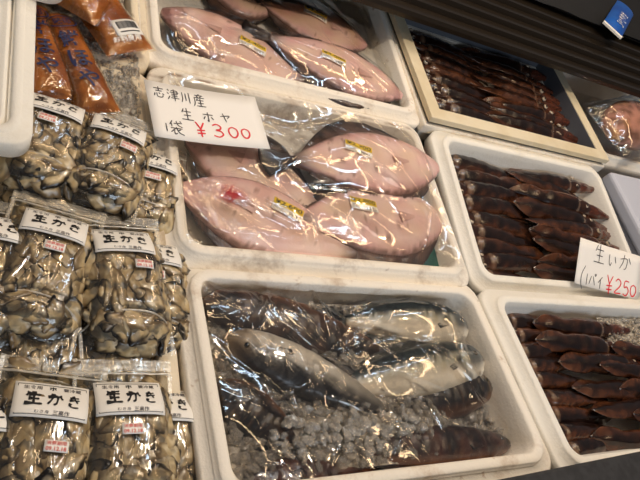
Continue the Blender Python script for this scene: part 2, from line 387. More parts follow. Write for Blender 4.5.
# corrugated tray, ribs along X ; front edge y=1.155 z=RZ+.10
prof = []
y = 1.155; z = RZ + .10
prof.append((y, z - .012)); prof.append((y, z))
for k in range(5):
    prof += [(y + .004, z + .009), (y + .014, z + .009), (y + .019, z), (y + .048, z)]; y += .048; z += .004
prof += [(2.0, z), (2.0, z - .012)]
n = len(prof)
for x in (-.2, 3.0):
    for (yy, zz) in prof: V.append((x - 1.5, yy - 1.6, zz))
for i in range(n):
    j = (i + 1) % n; Fc.append((i, j, n + j, n + i))
Fc += [tuple(reversed(range(n))), tuple(range(n, 2 * n))]
mesh('ribbed_top', V, Fc, M['louver'], sh, smooth=False)
for sx in (-.15, 2.9):
    V, Fc = boxvf(sx - 1.5, sx + .04 - 1.5, 1.93 - 1.6, 1.97 - 1.6, 0, RZ + .1); mesh('leg', V, Fc, M['rail'], sh, smooth=False)
V, Fc = grid(40, 20, lambda u, v: (-.9 + 2.1 * u, -.22 + .5 * v, .0 + .03 * (1 - (2 * v - 1) ** 4) + .01 * fbm(u * 9, v * 4)))
n = len(V); V2 = [(a, b_, -.004) for a, b_, c in V]
bl = mesh('black_cloth', V + V2, Fc + [tuple(n + i for i in reversed(f)) for f in Fc], M['black'], None, label='black cloth heaped on the ribbed shelf at the top right', cat='cloth')
bl.location = (2.0, 1.62, RZ + .135)
bl.rotation_euler = (0, 0, .0)

p0 = at(612, 30, .16); p1 = at(634, -8, .16)
ang = atan2(p1.y - p0.y, p1.x - p0.x)
bp = empty('blue_packet', (p0.x, p0.y, p0.z), (0, 0, ang), label='bright blue packet lying on black cloth at the top right corner', cat='packet')
def pk(x, y, l): return (x, y, l)
V, Fc = grid(20, 10, lambda u, v: (.26 * u, .075 * (v - .5), .004 + .014 * (1 - (2 * v - 1) ** 2) ** .5 * min(1, 8 * u * (1.05 - u))))
V2 = [(a, b_, 0) for a, b_, c in V]; n = len(V)
mesh('wrapper', V + V2, Fc + [tuple(n + i for i in reversed(f)) for f in Fc], M['bluepack'], bp)
V, Fc = boxvf(-.014, .002, -.038, .038, 0, .006); mesh('crimped_end', V, Fc, M['paper'], bp, smooth=False)
pf = lambda x, y, l: (x, y, .0185 * (max(0, 1 - (y / .0385) ** 2)) ** .35 + .001 + l)
strokes_mesh('lettering', [('3', .03, -.022, .012, .03, .003), ('い', .05, -.012, .018, .02, .003), ('き', .075, -.022, .018, .032, .003), ('か', .1, -.015, .018, .026, .003), ('生', .125, -.02, .02, .03, .003)], M['paper'], pf, bp)

# ------------------------------------------------------------------ black front rail
a = at(380, 503, .055); b_ = at(700, 439, .055)
d = (b_ - a); ang = atan2(d.y, d.x); ln = d.length
rl = empty('front_rail', (a.x, a.y, 0), (0, 0, ang), label='thick black rail along the front edge of the counter', cat='rail')
V, Fc = boxvf(-.6, ln + .6, -.18, 0, RZ + .02, RZ + .055); bevel(mesh('rail_cap', V, Fc, M['rail'], rl, smooth=False), .005)
V, Fc = boxvf(-.6, ln + .6, -.17, -.02, 0, RZ + .02); mesh('rail_panel', V, Fc, M['rail'], rl, smooth=False)

# ------------------------------------------------------------------ white lids at top left
def tray(x0, x1, y0, y1, ztop, th, label):
    o, _ = foam_box(x0 + .028, x1 - .028, y0 + .028, y1 - .028, ztop, ztop, .007, label, mat='foam_clean', rim=.028, base=RZ + ztop - th, step=.003, r=.018, name='shallow_tray', cat='foam tray')
    return o
tray(-.30, .089, .583, 1.02, .095, .034, 'smooth white foam tray lying on the oyster bags at the left edge')
tray(-.30, .128, .868, 1.25, .125, .028, 'second white foam tray, stacked over the back of the first at the top left corner')

# ------------------------------------------------------------------ squid
def squid_data(seed):
    rnd = random.Random(seed); Lm = .20; nseg = 44; nr = 22
    V, cols, rings = [], [], []
    dark, mid, lite, stripe = lin((28, 18, 14)), lin((74, 42, 27)), lin((158, 96, 56)), lin((18, 11, 10))
    for k in range(nseg + 1):
        t = k / nseg; x = .155 - t * .33
        # radius profile: tip, mantle, neck, head, arms
        if t < .62:
            s = t / .62; r = .026 * (1 - (1 - s) ** 1.9) ** 1.0 * (1 - .10 * max(0, s - .7) / .3)
        elif t < .66: r = .0235 - .006 * (t - .62) / .04
        elif t < .76: r = .0175 + .0025 * sin((t - .66) / .10 * pi)
        else: r = .0165 * (1 - .72 * (t - .76) / .24)
        r = max(r, .0006); bend = .006 * sin(t * 3 + seed)
        ring = []
        for i in range(nr):
            a = 2 * pi * i / nr; rr = r
            if t > .76: rr = r * (1 + .30 * abs(sin(a * 4)) * ss(.76, .84, t))   # bundle of arms
            y = rr * cos(a) * 1.05; z = rr * sin(a) * .86
            # fins near the tip
            if t < .30:
                fin = .013 * sin(min(1, t / .30) ** .8 * pi) * max(0, abs(cos(a)) - .80) / .20
                y += fin * (1 if cos(a) > 0 else -1); z *= (1 - .5 * ss(.8, 1, abs(cos(a))))
            y += bend; ring.append((x, y, z))
            n1 = nz(x * 60 + seed * 5, y * 70, z * 70); n2 = nz(x * 260 + seed, y * 260, z * 260)
            c = mixc(mid, dark, .35 + .9 * n1)
            c = mixc(c, lite, (.25 + n2) * .6 * ss(.9, -.2, sin(a)))
            c = mixc(c, stripe, .85 * ss(.55, 1.0, sin(a) + .25 * n1) * (1 if t < .64 else .6))
            if .615 < t < .645: c = mixc(c, lin((190, 150, 120)), .25)
            if t > .76: c = mixc(c, lin((120, 62, 44)), .35 + .4 * n2)
            cols.append(c)
        ring = [(p[0], p[1] + .0016 * nz(p[0] * 60, p[1] * 60, seed), p[2] + .0024 * nz(p[0] * 45 + seed, p[1] * 45, 5)) for p in ring]; rings.append(ring)
    V, Fc = loops(rings)
    me = mdata('squid_body', V, Fc, M['squid'], cols)
    return me
SQ = [squid_data(s) for s in range(5)]
def eye_data(r, ring_c, pupil_c=(8, 8, 10), pr=.6):
    V, Fc, cols = [], [], []
    rings = []
    for k in range(9):
        a = k / 8 * pi * .55 + .02; q = []
        for i in range(16):
            b_ = 2 * pi * i / 16; q.append((r * sin(a) * cos(b_), r * sin(a) * sin(b_), r * .75 * cos(a)))
            cols.append(lin(pupil_c) if sin(a) < pr else lin(ring_c))
        rings.append(q)
    V, Fc = loops(rings)
    return mdata('eye', V, Fc, M['eye'], cols)
SQEYE = eye_data(.0065, (176, 160, 140), pr=.55)
def squid(x, y, z, yaw, label, group, k, pitch=0, sc=1.0, eyes=True, roll=0):
    e = bpy.data.objects.new('squid', SQ[k % 5]); link(e, None, label, 'squid', group)
    e.location = (x, y, z); e.rotation_euler = (roll, pitch, yaw); e.scale = (sc, sc, sc)
    if eyes:
        for s in (1, -1):
            q = bpy.data.objects.new('eye', SQEYE); link(q, e)
            q.location = (-.082, s * .0135, .0115); q.rotation_euler = (-s * .75, 0, 0)
    return e
rnd = random.Random(4)
ORD = ['frontmost', 'second', 'third', 'fourth', 'fifth', 'sixth', 'seventh', 'eighth', 'ninth']
def nth(k): return ORD[0] if k == 0 else ORD[k] + ' from the front'
u_ = rnd.uniform
for k in range(9):
    y = .544 + k * .0385; z = plC(1.1, y) - .050
    squid(1.118 + u_(-.012, .010), y, z + u_(-.004, .004), u_(-.16, .06), 'squid in left column of the card-marked box, ' + nth(k), 'left column of squid in the card-marked box', k, sc=1.08 + u_(-.06, .08), roll=u_(-.9, .9), pitch=u_(-.05, .05))
for k in range(9):
    y = .540 + k * .0385 + u_(-.005, .005)
    squid(1.388 + u_(-.026, .010), min(y, .842), plC(1.1, y) - .032 + u_(-.004, .005), pi - .13 + u_(-.10, .10), 'squid in right column of the card-marked box, ' + nth(k), 'right column of squid in the card-marked box', k + 2, sc=1.10 + u_(-.08, .06), roll=u_(-.9, .9), pitch=u_(-.05, .05))
for k in range(9):
    y = .146 + k * .0345
    squid(1.075 + u_(-.008, .008), y, plD(1.1, y) - .048, u_(-.12, .05), 'reddish squid in left column of the front right box, ' + nth(k), 'left column of squid in the front right box', k + 1, sc=.86, roll=u_(-.8, .8))
tips = [(586, 438), (587, 409), (570, 385), (559, 361), (538, 340), (536, 320)]
for k, (px, py) in enumerate(tips):
    yaw = pi - .10 + u_(-.07, .07); p = at(px, py, -.012)
    squid(p.x - .152 * cos(yaw), p.y - .152 * sin(yaw), plD(p.x, p.y) - .030 + u_(-.002, .003), yaw, 'pointed squid in middle column of the front right box, ' + nth(k), 'middle column of squid in the front right box', k, sc=.98, roll=u_(-.5, .5))
tips = [(640, 432), (628, 413), (617, 389), (600, 366), (612, 346)]
for k, (px, py) in enumerate(tips):
    yaw = pi - .14 + u_(-.07, .07); p = at(px, py, 0.004)
    squid(p.x - .130 * cos(yaw), p.y - .130 * sin(yaw), plD(p.x, p.y) - .012 + u_(-.002, .003), yaw, 'upper squid at the right edge of the front right box, ' + nth(k), 'right column of squid in the front right box', k + 1, sc=.84, roll=u_(-.5, .5))
for k in range(9):
    y = .960 + k * .038
    squid(1.135 + u_(-.014, .01), y, RZ - .030, u_(-.16, .02), 'near-black squid in left column of the cream-framed crate, ' + nth(k), 'left column of squid in the framed crate', k, sc=1.10, roll=u_(-.7, .7))
for k in range(9):
    y = .962 + k * .038
    squid(1.395 + u_(-.02, .012), y, RZ - .021, pi - .1 + u_(-.09, .09), 'near-black squid in right column of the cream-framed crate, ' + nth(k), 'right column of squid in the framed crate', k + 3, sc=1.12, roll=u_(-.7, .7))

# ------------------------------------------------------------------ flounders
def flounder(cx, cy, z, yaw, L, W, label, group, seed, price=None, spos=(.0, .02), syaw=0, blood=False, tone=(226, 196, 190), pitch=0, roll=0, dark_tail=True):
    """head at +x, blind side up"""
    root = empty('flounder', (cx, cy, z), (roll, pitch, yaw), label=label, cat='flatfish', group=group); syaw = syaw - yaw
    def hw(t):                       # t 0 snout .. 1 peduncle
        if t < 0 or t > 1: return 0.0
        return W * .5 * (sin(pi * min(1, (t * .99 + .012)) ** .86) ** 1.0) + W * .06 * t + .006 * (1 - t)
    TH = .014
    x0 = L * .5
    bl = L * .84
    def prof(x):
        t = (x0 - x) / bl; return t
    def top(x, y):
        t = prof(x); h = max(1e-4, hw(t)); s = max(0, 1 - (y / h) ** 2)
        env = ss(-.02, .16, t) * (1 - .55 * ss(.55, 1.0, t))
        zz = TH * env * s ** .42 + .0035 * s ** .3
        gx = .18 + .10 * (y / h) ** 2                      # gill cover crease
        zz -= .0028 * exp(-((t - gx) / .018) ** 2) * s
        zz += .0012 * exp(-(y / .006) ** 2) * ss(.3, .5, t)    # lateral ridge
        zz += .0034 * fbm(x * 20 + seed, y * 22, seed) * s ** .5 - .0018 * exp(-((t - .235 - .5 * (y / h) ** 2 * .2) / .008) ** 2) * s
        return zz
    base = lin(tone); pink = lin((212, 156, 156)); yel = lin((222, 196, 160)); dk = lin((52, 38, 32)); br = lin((128, 96, 84)); rd = lin((190, 24, 36)); wh = lin((240, 216, 206))
    def colr(x, y):
        t = prof(x); h = max(1e-4, hw(t)); e = abs(y / h)
        c = mixc(base, wh, .4 + .7 * nz(x * 18 + seed, y * 22, 3)); c = mixc(c, pink, .18 + .7 * nz(x * 26, y * 22 + seed, 7)); c = mixc(c, yel, .2 + .6 * nz(x * 14 - seed, y * 30, 1))
        c = mixc(c, pink, .6 * ss(.18, .0, t))
        c = mixc(c, pink, .5 * ss(.6, .9, e)); c = mixc(c, br, .95 * ss(.84, .97, e + .10 * nz(x * 90, y * 90)))
        c = mixc(c, dk, ss(.86, 1.02, t) * .9)
        c = mixc(c, br, .7 * ss(.46, .62, nz(x * 70 + seed * 3, y * 110, 9)))
        if blood:
            d2 = ((t - .26) / .05) ** 2 + ((y + .014) / .016) ** 2
            c = mixc(c, rd, 2.6 * exp(-d2) * (.35 + 1.8 * abs(nz(x * 130, y * 130))))
            d3 = ((t - .24) / .03) ** 2 + ((y - .012) / .008) ** 2
            c = mixc(c, lin((110, 80, 60)), 1.0 * exp(-d3))
        return c
    nx, ny = 70, 34
    V, cols = [], []
    rings = []
    for k in range(nx + 1):
        t = .0 + (k / nx) ** 1.0; x = x0 - t * bl; h = hw(t) if 0 < k else .004
        ring = []
        for i in range(ny):
            a = 2 * pi * i / ny; y = h * cos(a)
            zz = top(x, y) if sin(a) >= 0 else -.010 * (max(0, 1 - (y / max(h, 1e-4)) ** 2)) ** .5
            ring.append((x, y, zz)); cols.append(colr(x, y) if sin(a) > -.1 else lin((90, 70, 60)))
        rings.append(ring)
    V, Fc = loops(rings)
    mesh('body', V, Fc, M['flounder'], root, cols)
    # fringe fins : thin wavy blades with rays
    for s in (1, -1):
        V, Fc, cols = [], [], []
        n = 90
        for k in range(n + 1):
            t = .09 + .83 * k / n; x = x0 - t * bl; h = hw(t) - .003
            wd = W * (.25 * sin(pi * (k / n) ** .85) + .025)
            for j in range(5):
                f = j / 4; yy = s * (h + wd * f); xx = x - wd * f * .45
                zz = .001 + (.0012 if k % 2 else -.0006) - .007 * f + .004 * nz(x * 40 + seed, f * 2, s)
                V.append((xx, yy, zz)); 
                c = mixc(lin((104, 76, 62)), lin((40, 28, 24)), f * .9 + .25 * (k % 2) + nz(x * 50, f, seed))
                cols.append(mixc(lin((92, 68, 58)), c, .35 + 1.3 * f))
        for k in range(n):
            for j in range(4): Fc.append((k * 5 + j, k * 5 + j + 1, (k + 1) * 5 + j + 1, (k + 1) * 5 + j))
        o = mesh('fringe_fin', V, Fc, M['fin'], root, cols)
        md = o.modifiers.new('thickness', 'SOLIDIFY'); md.thickness = .0016
    # tail fan
    V, Fc, cols = [], [], []
    xt = x0 - bl; n = 22; h = hw(1.0)
    for k in range(n + 1):
        v = k / n * 2 - 1
        for j in range(7):
            f = j / 6; xx = xt + .006 - f * L * .165 * (1 - .12 * v * v); yy = v * (h * (1 - f) * .95 + f * W * .235)
            V.append((xx, yy, .003 - .004 * f + (.0012 if k % 2 else -.0004) + .004 * nz(f * 2, v * 2, seed)))
            cols.append(mixc(lin((70, 52, 44)), lin((28, 22, 22)), f + .3 * (k % 2)) if dark_tail else mixc(lin((170, 130, 120)), lin((90, 66, 58)), f))
    for k in range(n):
        for j in range(6): Fc.append((k * 7 + j, k * 7 + j + 1, (k + 1) * 7 + j + 1, (k + 1) * 7 + j))
    o = mesh('tail_fin', V, Fc, M['fin'], root, cols); md = o.modifiers.new('thickness', 'SOLIDIFY'); md.thickness = .0016
    # small pectoral fin
    V, Fc, cols = [], [], []
    for k in range(9):
        a = -.5 + k / 8
        for j in range(4):
            f = j / 3; xx = x0 - bl * .27 - f * L * .09; yy = -.004 + a * (.006 + .02 * f); V.append((xx, yy, top(xx, yy) + .001 + .002 * f)); cols.append(mixc(lin((214, 180, 170)), lin((190, 152, 140)), f))
    for k in range(8):
        for j in range(3): Fc.append((k * 4 + j, k * 4 + j + 1, (k + 1) * 4 + j + 1, (k + 1) * 4 + j))
    mesh('pectoral_fin', V, Fc, M['fin'], root, cols)
    if price:
        ca, sa = cos(syaw), sin(syaw)
        def fn(x, y, l):
            X = spos[0] + x * ca - y * sa; Y = spos[1] + x * sa + y * ca
            return (X, Y, top(X, Y) + .0035 + l)
        st = sheet('price_sticker', .062, .030, M['paper'], fn, root, nx=8, ny=5)
        f2 = lambda x, y, l: fn(x, y + .0075, l + .0005)
        ye = sheet('yellow_strip', .060, .0145, M['yellow'], f2, st, nx=8, ny=3)
        texts_mesh('lettering', [(price, -.027, .0018, .054, .0115, .012)], M['ink'], fn, st, .0014)
        bars_mesh('barcode', [(.004 + i * .0022, -.012, .0009 if i % 3 else .0016, .008) for i in range(10)] + [(-.027, -.004 - i * .0035, .022 - .004 * (i % 2), .0009) for i in range(3)], M['ink'], fn, st, .0007)
    return root

def fl(px, py, pz, hx, hy, tx, ty, Wd, label, group, seed, **kw):
    """head pixel, tail pixel, both on height pz"""
    a = at(hx, hy, pz); b_ = at(tx, ty, pz); d = a - b_
    c = (a + b_) / 2
    return flounder(c.x, c.y, c.z, atan2(d.y, d.x), d.length, Wd, label, group, seed, **kw)
FA = []
gA = 'flounders in the middle box'; gG = 'flounders in the farthest box'
FA.append(fl(0, 0, -.030, 186, 138, 345, 222, .145, 'flounder mostly under the hand-written 300 yen card, in the middle box', gA, 11, tone=(218, 190, 182)))
FA.append(fl(0, 0, -.022, 179, 188, 384, 268, .148, 'flounder with a red blood spot near its head, lower left of the middle box', gA, 12, blood=True, price='¥2,600', spos=(.012, -.030), syaw=-.45))
FA.append(fl(0, 0, -.016, 444, 219, 262, 221, .156, 'pink-white flounder at the lower right of the middle box, head to the right', gA, 13, price='¥2,800', spos=(.0, .022), syaw=-.12, tone=(228, 200, 194)))
FA.append(fl(0, 0, -.004, 438, 166, 258, 160, .150, 'largest pale flounder lying on top at the upper right of the middle box', gA, 14, price='¥2,900', spos=(.0, .022), syaw=-.30, tone=(234, 206, 200)))
FG = []
FG.append(fl(0, 0, -.030, 275, 12, 180, -34, .145, 'flounder at the back left of the farthest box, marked 3,000 yen', gG, 21, price='¥3,000', spos=(.03, .0), syaw=-.3, tone=(180, 146, 128)))
FG.append(fl(0, 0, -.020, 161, 11, 328, 96, .145, 'flounder at the front left of the farthest box, sticker of 2,400 yen', gG, 22, price='¥2,400', spos=(-.0, -.010), syaw=-.3))
FG.append(fl(0, 0, -.018, 366, 46, 236, -8, .145, 'brownish flounder at the back right of the farthest box', gG, 23, price='¥3,500', spos=(.02, .01), syaw=-.3, tone=(190, 148, 122)))
FG.append(fl(0, 0, -.008, 402, 96, 240, 26, .140, 'flounder at the front right of the farthest box, sticker of 3,000 yen', gG, 24, price='¥3,000', spos=(.01, .0), syaw=-.3))

def green_sheet(x0, x1, y0, y1, z, label):
    V, Fc = grid(40, 26, lambda u, v: (x0 + (x1 - x0) * u - (x0 + x1) / 2, y0 + (y1 - y0) * v - (y0 + y1) / 2, z + .006 * fbm(u * 6, v * 4, x0)))
    n = len(V); V2 = [(a, b_, c - .002) for a, b_, c in V]
    o = mesh('green_sheet', V + V2, Fc + [tuple(n + i for i in reversed(f)) for f in Fc], M['sea'], None, label=label, cat='sheet')
    o.location = ((x0 + x1) / 2, (y0 + y1) / 2, 0)
green_sheet(.66, .884, .535, .80, RZ - .040, 'dark green plastic sheet under the flounders of the middle box')
green_sheet(.42, .885, .965, 1.10, RZ - .046, 'dark green plastic sheet under the flounders of the farthest box')

# ------------------------------------------------------------------ round fish
def roundfish(name, cx, cy, z, yaw, L, Hh, Tk, cfn, label, cat, group, seed, flip=1, finc=((60, 52, 44), (28, 24, 22)), roll=0, pitch=0, blunt=.30, eyec=(96, 84, 60), tailc=None, forked=.5, dorsal=.26, bend=0, rug=1.0):
    """lies on its side : head +x, back towards +y*flip"""
    root = empty(name, (cx, cy, z), (roll, pitch, yaw), label=label, cat=cat, group=group)
    bl = L * .86; x0 = L / 2
    def hw(t): return Hh * .5 * (.17 + .83 * (sin(pi * min(1, max(0, t * .97 + .015)) ** (.62 + blunt * .3)) ** (.85))) * (1 - .0 * t) * ss(-.05, .10, t) ** .6
    def wt(t): return Tk * .5 * (.16 + .84 * sin(pi * min(1, max(0, t * .95 + .02)) ** .62) ** .9) * ss(-.05, .10, t) ** .6
    nx, ny = 60, 28; rings = []; cols = []
    def bd(t): return bend * sin(t * pi)
    for k in range(nx + 1):
        t = k / nx; x = x0 - t * bl; h = hw(t); w = wt(t); ring = []
        for i in range(ny):
            a = 2 * pi * i / ny; y = h * cos(a); zz = w * abs(sin(a)) ** .85 * (1 if sin(a) > 0 else -1)
            s = cos(a)
            g = exp(-((t - .235 + .03 * s * s) / .010) ** 2)
            if abs(s) < .85: zz *= (1 - .09 * g)
            mth = exp(-((s + .25 - t * 1.2) / .10) ** 2) * ss(.10, .0, t); zz *= (1 - .22 * mth)
            rg = .0016 * rug * fbm(x * 60 + seed, y * 60, 3) * (1 if t < .97 else 0); ring.append((x, (y * (1 + rg * 8) + bd(t)) * flip, zz + rg * (1 if zz > 0 else -1)))
            c = cfn(t, s, x, y); c = mixc(c, lin((20, 16, 16)), .45 * g + .8 * mth); cols.append(c)
        rings.append(ring)
    V, Fc = loops(rings)
    if flip < 0: Fc = [tuple(reversed(f)) for f in Fc]
    mesh('body', V, Fc, M['fish'], root, cols)
    def blade(nm, P, Q, nray, c1, c2):
        """quad strip between polyline P (root) and Q (edge)"""
        V, Fc, cl = [], [], []
        for k in range(nray + 1):
            u = k / nray * (len(P) - 1); i = min(len(P) - 2, int(u)); f = u - i
            p = Vector(P[i]).lerp(Vector(P[i + 1]), f); q = Vector(Q[i]).lerp(Vector(Q[i + 1]), f)
            for j in range(5):
                g = j / 4; v = p.lerp(q, g); v.z += (.0012 if k % 2 else -.0008) * g; v.y *= flip
                V.append(v); cl.append(mixc(lin(c1), lin(c2), g + (.3 if k % 2 else 0)))
        for k in range(nray):
            for j in range(4): Fc.append((k * 5 + j, k * 5 + j + 1, (k + 1) * 5 + j + 1, (k + 1) * 5 + j))
        o = mesh(nm, V, Fc, M['fin'], root, cl); md = o.modifiers.new('thickness', 'SOLIDIFY'); md.thickness = .0016; md.offset = 0
    xs = lambda t: x0 - t * bl
    yt = lambda t, s: s * hw(t) + bd(t)
    f1, f2 = finc
    ts = [.30, .40, .55, .70, .80]
    blade('dorsal_fin', [(xs(t), yt(t, .93), .0) for t in ts], [(xs(t + .06), yt(t, .93) + Hh * dorsal * k, .002) for t, k in zip(ts, (.35, 1, .75, .6, .25))], 24, f1, f2)
    ts = [.58, .66, .76, .82]
    blade('anal_fin', [(xs(t), yt(t, -.93), 0) for t in ts], [(xs(t + .06), yt(t, -.93) - Hh * dorsal * k, .0) for t, k in zip(ts, (.3, .9, .6, .2))], 14, f1, f2)
    h1 = hw(1.0); b1 = bd(1.0)
    tc1, tc2 = tailc or finc
    blade('tail_fin', [(xs(.985), b1 + s * h1 * .9, 0) for s in (-1, -.5, 0, .5, 1)],
          [(x0 - L * q, b1 + s * Hh * .40, .003) for s, q in ((-1, 1.0), (-.5, 1 - .05 * forked), (0, 1 - .13 * forked), (.5, 1 - .05 * forked), (1, 1.0))], 24, tc1, tc2)
    w0 = wt(.30)
    blade('pectoral_fin', [(xs(.265), s * .006 - .06 * Hh, w0 * .93) for s in (-.6, 0, .6)], [(xs(.34), -.007 - .10 * Hh, w0 * .95), (xs(.36), -.10 * Hh, w0 * .96), (xs(.33), .005 - .10 * Hh, w0 * .95)], 10, f1, f2)
    e = bpy.data.objects.new('eye', eye_data(Hh * .060, eyec, pr=.74)); link(e, root)
    te = .115; e.location = (xs(te), flip * (.22 * hw(te)), wt(te) * .90); e.rotation_euler = (-.12 * flip, .25, 0)
    return root
def rf(name, pz, h, t, Hh, Tk, cfn, label, cat, seed, **kw):
    a = at(*h, pz); b_ = at(*t, pz); d = a - b_; c = (a + b_) / 2
    return roundfish(name, c.x, c.y, c.z, atan2(d.y, d.x), d.length, Hh, Tk, cfn, label, cat, None, seed, **kw)

def mack(t, s, x, y):
    back = lin((36, 48, 48)); belly = lin((238, 226, 204)); gold = lin((150, 134, 84)); sil = lin((176, 176, 166))
    n = nz(x * 90, y * 60, 2)
    c = mixc(sil, belly, ss(.0, -.5, s)); c = mixc(c, gold, .55 * ss(.6, .2, abs(s - .15)) * (.6 + n))
    c = mixc(c, back, ss(.18, .42, s + .10 * n))
    if s > .0 and t > .2: c = mixc(c, lin((14, 20, 24)), .95 * ss(.1, .35, sin(x * 330 + 3.2 * sin(y * 160) + 4 * n)) * ss(.1, .3, s))
    if t < .22: c = mixc(c, lin((74, 82, 84)), .85 * ss(.22, .16, t) * ss(-.7, -.1, s))
    c = mixc(c, lin((206, 130, 110)), .25 * ss(.2, -.1, abs(s + .3)) * (.5 + nz(x * 40, y * 20)))
    d = ((t - .27) / .022) ** 2 + ((s - .0) / .16) ** 2
    c = mixc(c, lin((26, 22, 20)), 1.2 * exp(-d)); return c
def bream(t, s, x, y):
    n = nz(x * 60, y * 60, 5); n2 = nz(x * 260, y * 260)
    c = mixc(lin((206, 198, 184)), lin((52, 48, 44)), ss(-.35, .35, s + .25 * n)); c = mixc(c, lin((36, 34, 34)), ss(.45, 1.0, t) * .75)
    c = mixc(c, lin((120, 112, 100)), .3 * n2 + .1); return mixc(c, lin((150, 124, 90)), .6 * ss(.2, .05, t))
def rock(base, d2):
    def f(t, s, x, y):
        n = nz(x * 36 + base[0], y * 36, 5); n2 = nz(x * 180, y * 180, 1)
        c = mixc(lin(base), lin(d2), .55 + 1.6 * n + .25 * s + .5 * n2); c = mixc(c, lin((132, 96, 66)), .8 * ss(.2, .55, n2) * .4)
        return mixc(c, lin((150, 96, 56)), .45 * ss(-.4, -1, s))
    return f
FB = []
FB.append(rf('rockfish', -.026, (200, 302), (404, 358), .092, .060, rock((70, 48, 36), (26, 21, 19)), 'dark brown fish along the top left wall of the ice box', 'fish', 1, flip=1, finc=((48, 36, 30), (18, 15, 15)), blunt=.5, dorsal=.34, rug=2.2))
FB.append(rf('mackerel', -.024, (467, 329), (322, 320), .088, .062, mack, 'upper of the two silver-bellied mackerel at the right of the ice box', 'fish', 2, finc=((70, 70, 56), (40, 40, 36)), dorsal=.16, bend=.004, forked=1))
FB.append(rf('mackerel', -.016, (482, 360), (312, 392), .094, .066, mack, 'lower mackerel with a pale belly and dark pectoral spot, beside the ice', 'fish', 3, finc=((70, 70, 56), (40, 40, 36)), dorsal=.16, forked=1))
FB.append(rf('sea_bream', -.010, (222, 338), (412, 424), .082, .058, bream, 'silver-bellied grey fish lying diagonally in the middle of the ice', 'fish', 4, finc=((70, 62, 54), (24, 22, 22)), blunt=.4, dorsal=.26))
FB.append(rf('rockfish', -.008, (213, 384), (304, 452), .074, .056, rock((54, 40, 30), (20, 17, 15)), 'blackish round-headed fish poking from the ice at the left wall', 'fish', 5, finc=((48, 34, 28), (20, 16, 16)), blunt=.9, rug=1.6, pitch=.10))
FB.append(rf('rockfish', -.028, (490, 386), (370, 410), .088, .062, rock((36, 27, 24), (15, 13, 14)), 'short black fish below the mackerel, at the right side of the ice', 'fish', 6, finc=((40, 30, 28), (16, 14, 14)), blunt=.9, rug=1.6))
FB.append(rf('rockfish', -.016, (514, 443), (310, 452), .068, .056, rock((74, 42, 34), (26, 19, 20)), 'long dark red fish in the bottom right corner of the ice box', 'fish', 7, finc=((60, 32, 28), (20, 14, 14)), blunt=.9, rug=1.6, pitch=.05))
FB.append(rf('rockfish', -.022, (228, 482), (430, 490), .085, .06, rock((78, 40, 32), (30, 20, 19)), 'dark red fish half buried at the bottom left of the ice box', 'fish', 8, finc=((60, 32, 28), (20, 14, 14)), blunt=.9, rug=1.6))

# ------------------------------------------------------------------ ice
def ice_bed(name, x0, x1, y0, y1, zfn, n_chunks, label, smin=.006, smax=.013, seed=1, avoid=None):
    rnd = random.Random(seed); root = None
    V, Fc = grid(70, 50, lambda u, v: (x0 + (x1 - x0) * u, y0 + (y1 - y0) * v, zfn(x0 + (x1 - x0) * u, y0 + (y1 - y0) * v) + .006 * fbm(u * 20, v * 16, seed)))
    bm = bmesh.new(); tmp = bmesh.new(); bmesh.ops.create_icosphere(tmp, subdivisions=1, radius=1)
    iv = [v.co.copy() for v in tmp.verts]; iff = [tuple(v.index for v in f.verts) for f in tmp.faces]; tmp.free()
    mats = [0] * len(Fc)
    for _ in range(n_chunks):
        x = rnd.uniform(x0 + .005, x1 - .005); y = rnd.uniform(y0 + .005, y1 - .005); s = rnd.uniform(smin, smax)
        z = zfn(x, y) + rnd.uniform(-.2, .9) * s
        rot = Matrix.Rotation(rnd.uniform(0, 6), 3, Vector((rnd.random(), rnd.random(), rnd.random() + .1)).normalized())
        sc = (rnd.uniform(.6, 1.4), rnd.uniform(.5, 1.2), rnd.uniform(.25, .8)); b0 = len(V)
        for p in iv:
            q = Vector((p.x * sc[0], p.y * sc[1], p.z * sc[2])) * s * rnd.uniform(.75, 1.15); q = rot @ q
            V.append((x + q.x, y + q.y, z + q.z))
        Fc += [tuple(b0 + i for i in f) for f in iff]; mats += [1] * len(iff)
    o = mesh(name, V, Fc, [M['icebed'], M['ice']], None, label=label, cat='ice', smooth=False, kind='stuff')
    o.data.polygons.foreach_set('material_index', mats)
    return o
zb = lambda x, y: plB(x, y) - .040 - .026 * ss(.72, .82, x) + .022 * exp(-((x - .53) / .16) ** 2 - ((y - .215) / .045) ** 2)
iceB = ice_bed('crushed_ice', .348, .878, .156, .440, zb, 1900, 'crushed ice packed around the whole fish', .005, .0130, seed=3)
ice_bed('crushed_ice', -.2, .262, .925, 1.3, lambda x, y: RZ - .026, 1500, 'frosty crushed ice under the orange packs at the upper left', .002, .005, seed=5)
ice_bed('crushed_ice', .13, .275, .72, .93, lambda x, y: RZ - .012, 700, 'crushed ice between the oyster bags and the orange packs', .002, .005, seed=6)
ice_bed('crushed_ice', 1.30, 1.515, .31, .432, lambda x, y: plD(x, y) - .03, 260, 'crushed ice at the back of the front right squid box', .004, .009, seed=8)

